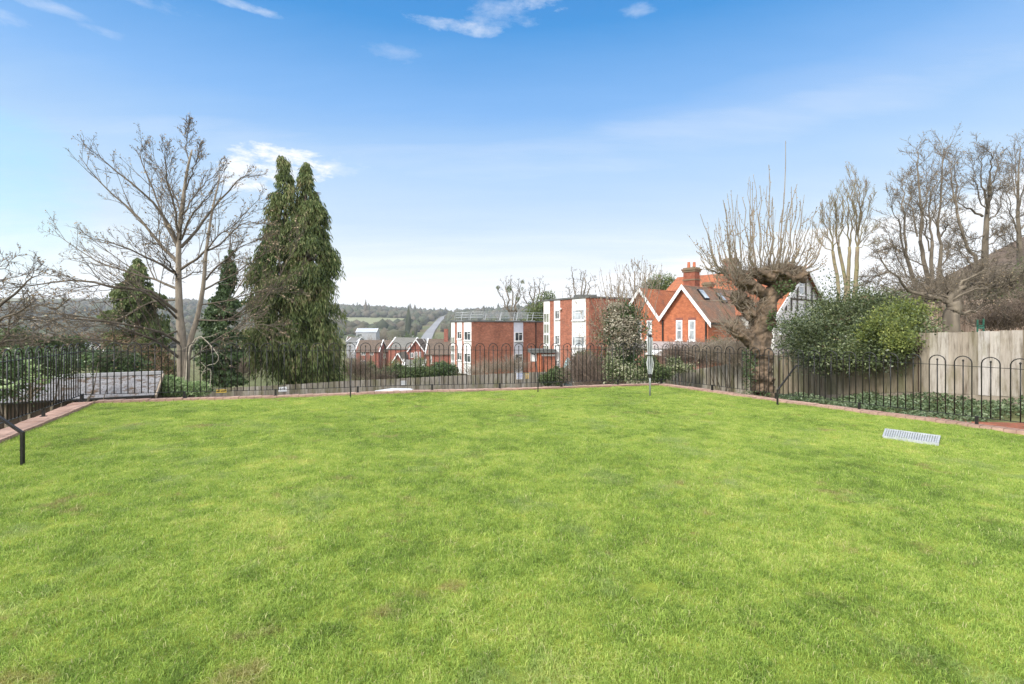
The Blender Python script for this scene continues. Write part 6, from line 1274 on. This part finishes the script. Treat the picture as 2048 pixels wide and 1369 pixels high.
# ================================================================== trees of the middle distance
def proto_bare(H_, seed, mat):
    rnd = random.Random(seed); out = {}
    tr = shoot((0, 0, 0), (0, 0, 1), H_*.8, 8, rnd, .05, .1)
    cfg = dict(max=3, n=[15, 7, 4], ratio=[.42, .42, .5], k=[6, 5, 4], ang=(22, 55), wob=.10, up=.09, rmin=.018, t0=.22)
    ramify(tr, [H_*.022*(1-.8*i/7) for i in range(8)], 0, cfg, out, rnd)
    t = out.pop(0); V0, F0 = tubes_np([a for a, b in t], [b for a, b in t], 7); VV, FF, o = [], [], 0
    for lst in out.values(): V, F = tubes_np([a for a, b in lst], [b for a, b in lst], 3); VV.append(V); FF.append(F+o); o += len(V)
    a = npmesh('trunk', V0, F0, mat); b = npmesh('crown', np.concatenate(VV), np.concatenate(FF), mat)
    for q in (a, b): COL.objects.unlink(q)
    return a.data, b.data
def proto_leaf(H_, w, seed, mat, cone=False):
    bl = [(0, 0, H_*.55, w, w, H_*.45)] if not cone else [(0, 0, H_*.3, w, w, H_*.32), (0, 0, H_*.55, w*.75, w*.75, H_*.3), (0, 0, H_*.78, w*.42, w*.42, H_*.24)]
    V, F = leafcloud([b[:3] for b in bl], [b[3:] for b in bl], 2600, H_*.05, H_*.03, seed, 0, bumpy=.35)
    b = npmesh('crown', V, F, mat); mb = MB(); mb.tube([(0, 0, -.5), (0, 0, H_*.6)], [H_*.03, H_*.012], 8); a = mb.build('trunk', M['bark_mid'])
    for q in (a, b): COL.objects.unlink(q)
    return a.data, b.data
M['twig_far'] = simple('winter_twigs', (0.26, 0.215, 0.16), (0.20, 0.165, 0.125), 1, .9)
PB = [proto_bare(11, s, M['twig_far']) for s in (201, 202, 203)]
PE = [proto_leaf(9, 3.2, 211, M['hedge']), proto_leaf(14, 2.0, 212, M['conifer_dark'], True), proto_leaf(8, 4.2, 213, M['conifer'])]
def place(name, label, pr, u, Y, s, group, rz=None, zo=0):
    x = kx(u)*Y; z = tz1(x, Y)-.2+zo; root = thing(name, label, 'tree', (x, Y, z), group)
    for nm, me in zip(('trunk', 'crown'), pr):
        o = bpy.data.objects.new(nm, me); COL.objects.link(o); o.parent = root
    root.scale = (s, s, s); root.rotation_euler = (0, 0, rz if rz is not None else random.uniform(0, 6.28)); return root
gt = 'trees scattered through the valley'
# behind the flats
def mist(u, Y, vtop, label, seed, side):
    x = kx(u)*Y; root = thing('bare_tree', label, 'tree', (x, Y, tz1(x, Y))); rnd = random.Random(seed)
    LMm = []
    tops = [(u+side[i], vtop+side[i+1]) for i in range(0, len(side), 2)]
    for (a, b) in tops: LMm.append(([at(u, 640, Y), at(u+(a-u)*.35, 618, Y+rnd.uniform(-1, 1)), at(u+(a-u)*.8, b+22, Y+rnd.uniform(-2, 2)), at(a, b, Y)], .19, .04))
    tree_parts(root, [([(x, Y, tz1(x, Y)), at(u, 690, Y), at(u, 638, Y)], .4, .27)], LMm, dict(max=3, n=[9, 5, 3], ratio=[.3, .45, .5], k=[5, 4, 4], ang=(25, 60), wob=.2, up=.05, rmin=.015, t0=.25, lj=.2), M['bark'], seed)
    return root, tops
r_, tops = mist(1024, 85, 556, 'bare tree carrying round mistletoe clumps behind the lower flats', 301, [-28, 22, -14, 4, -1, 2, 14, 6, 18, 14])
mb = MB(); V, F = leafcloud([at(a, b, 85) for a, b in [(996, 576), (1018, 579), (1045, 565), (1044, 578), (1036, 598)]], [(.32, .32, .32), (.5, .5, .6), (.32, .32, .3), (.2, .2, .2), (.35, .35, .35)], 1500, .16, .06, 303, shell=.2); npmesh('mistletoe', V, F, M['yellowleaf2'] if 'yellowleaf2' in M else M['conifer'], r_)
mist(1067, 88, 560, 'spreading bare tree left of the dark yew behind the flats', 304, [-22, 20, -8, 10, 2, 6, 12, 0, 24, 8, 18, 24])
mist(1161, 85, 538, 'dark leafless tree standing behind the taller flats', 305, [-18, 4, -12, 30, 2, 6, 10, 8, 20, 16, -24, 36])
x = kx(1092)*80; root = thing('yew_tree', 'dark evergreen tree hidden behind the gap between the flats', 'tree', (x, 80, tz1(x, 80))); V, F = leafcloud([at(1090, 612, 80), at(1070, 632, 80), at(1110, 635, 80), at(1090, 655, 80), at(1100, 596, 80)], [(1.6, 1.5, 1.7), (1.8, 1.5, 1.6), (1.8, 1.5, 2), (3, 2, 2.5), (.8, .8, .9)], 6500, .35, .16, 306, bumpy=.5); npmesh('crown', V, F, M['conifer_dark'], root); mb = MB(); mb.tube([(x, 80, tz1(x, 80)), at(1092, 630, 80)], .3, 8); mb.build('trunk', M['bark_mid'], root)
x = kx(1322)*70; root = thing('evergreen_tree', 'rounded olive evergreen behind the roof of the gabled house', 'tree', (x, 70, tz1(x, 70))); V, F = leafcloud([at(1322, 566, 70), at(1300, 578, 70), at(1338, 572, 70), at(1318, 600, 70)], [(1.7, 1.6, 1.3), (1.4, 1.4, 1.3), (1.0, 1.2, 1.2), (2.3, 2, 2.5)], 6500, .30, .12, 307, bumpy=.4); npmesh('crown', V, F, M['conifer'], root); mb = MB(); mb.tube([(x, 70, tz1(x, 70)), at(1322, 590, 70)], .3, 8); mb.build('trunk', M['bark_mid'], root)
lbs = ['slim bare tree behind the clematis covered tree', 'taller bare tree between the clematis and the olive evergreen', 'small bare tree right above the seed heads', 'broad pale bare tree next to the olive evergreen']
for (u, Y, s), lab in zip([(1236, 60, .95), (1268, 62, 1.18), (1252, 56, .85), (1288, 66, 1.22)], lbs): place('bare_tree', lab, PB[u % 3], u, Y, s, 'bare trees behind the clematis', zo=2.0)
place('poplar_tree', 'left one of the two dark columnar trees below the hill wood', PE[1], 813, 420, .75, gt); place('poplar_tree', 'right one of the two dark columnar trees below the hill wood', PE[1], 826, 425, .8, gt)
rnd = random.Random(99); spots = []
for k in range(34):
    u = rnd.choice([rnd.uniform(690, 850), rnd.uniform(690, 850), rnd.uniform(860, 1000), rnd.uniform(-60, 500), rnd.uniform(-60, 500)]); Y = rnd.uniform(165, 420); spots.append((u, Y))
spots += [(700, 150), (745, 175), (760, 200), (782, 190), (735, 160), (800, 210), (770, 230), (60, 90), (150, 110), (230, 95), (310, 120), (410, 130), (490, 100), (0, 80)]
spots += [(702, 104), (724, 100), (744, 108), (768, 98), (790, 104), (806, 96), (838, 100), (862, 98), (880, 92), (715, 300), (738, 290), (756, 310), (850, 300), (870, 320)]
kinds = {0: 'bare brown', 1: 'evergreen'}
for i, (u, Y) in enumerate(spots):
    ev = rnd.random() < .22; pr = rnd.choice([PE[0], PE[2]]) if ev else rnd.choice(PB); side = 'between the conifer and the flats' if 680 < u < 850 else ('behind the flats' if u >= 850 else 'on the left behind the bare branches')
    place('valley_tree', ('dark leafy tree in the valley ' if ev else 'brown leafless tree in the valley ')+side, pr, u, Y, rnd.uniform(.8, 1.25)*(1 if Y > 140 else .42), gt+' '+side+(' evergreen' if ev else ' bare'))
# ================================================================== woods on the hills: thousands of crowns as one mass
ico = bmesh.new(); bmesh.ops.create_icosphere(ico, subdivisions=1, radius=1); IV = np.array([v.co[:] for v in ico.verts]); IF = np.array([[v.index for v in f.verts] for f in ico.faces]); ico.free()
r = np.random.default_rng(5); n = 13000
d = np.sqrt(r.uniform(430**2, 1650**2, n)); a = np.radians(r.uniform(-58, 58, n)); x = d*np.sin(a); y = d*np.cos(a); dd = np.maximum(y, d*.62); u = x/y*1000+1024
keep = np.ones(n, bool)
keep &= ~((y > 740) & (y < 1000) & (u > 640) & (u < 822))
tt_ = np.clip((y-430)/1020, 0, 1); xc = kx(850+55*tt_)*y; keep &= np.abs(x-xc) > 13
cl = np.array([mnoise.noise(Vector((x[i]*.006, y[i]*.006, 0))) for i in range(n)]); keep &= (dd > 930) | (cl > -.08) | (r.random(n) < .12)
x, y, dd = x[keep], y[keep], dd[keep]; n = len(x); z = tz(x, y)
sz = r.uniform(4.5, 9, n); con = r.random(n) < .02; hs = np.where(con, r.uniform(1.5, 2.2, n), r.uniform(.8, 1.2, n)); ws = np.where(con, .45, 1.0)
V = IV[None]*(1+r.normal(0, .22, (n, 42 if len(IV) == 42 else len(IV), 1)))*np.stack([sz*ws, sz*ws, sz*hs], 1)[:, None, :]+np.stack([x, y, z+sz*hs*.75], 1)[:, None, :]
F = IF[None]+(np.arange(n)*len(IV))[:, None, None]
wd = npmesh('hill_wood', V.reshape(-1, 3), F.reshape(-1, 3), M['fieldwood']); struct(wd, 'stuff')
# ================================================================== haze
zlo = float(gz.min())-1.5; zhi = max(float(gz.max()), float(V[:, :, 2].max()))+2
mb = MB(); Rb = 2700; mb.hexa([(-Rb, -Rb, zlo), (Rb, -Rb, zlo), (Rb, Rb, zlo), (-Rb, Rb, zlo), (-Rb, -Rb, zhi), (Rb, -Rb, zhi), (Rb, Rb, zhi), (-Rb, Rb, zhi)])
m = bpy.data.materials.new('haze_air'); m.use_nodes = True; nt = m.node_tree; nt.nodes.remove(nt.nodes['Principled BSDF'])
pv_ = nd(nt, 'ShaderNodeVolumePrincipled'); pv_.inputs['Color'].default_value = (.84, .90, .98, 1); pv_.inputs['Density'].default_value = 0.00019; pv_.inputs['Anisotropy'].default_value = .1
m.cycles.volume_sampling = 'DISTANCE'; m.cycles.homogeneous_volume = True
nt.links.new(pv_.outputs[0], nt.nodes['Material Output'].inputs['Volume'])
struct(mb.build('haze', m, uv=False), 'stuff')
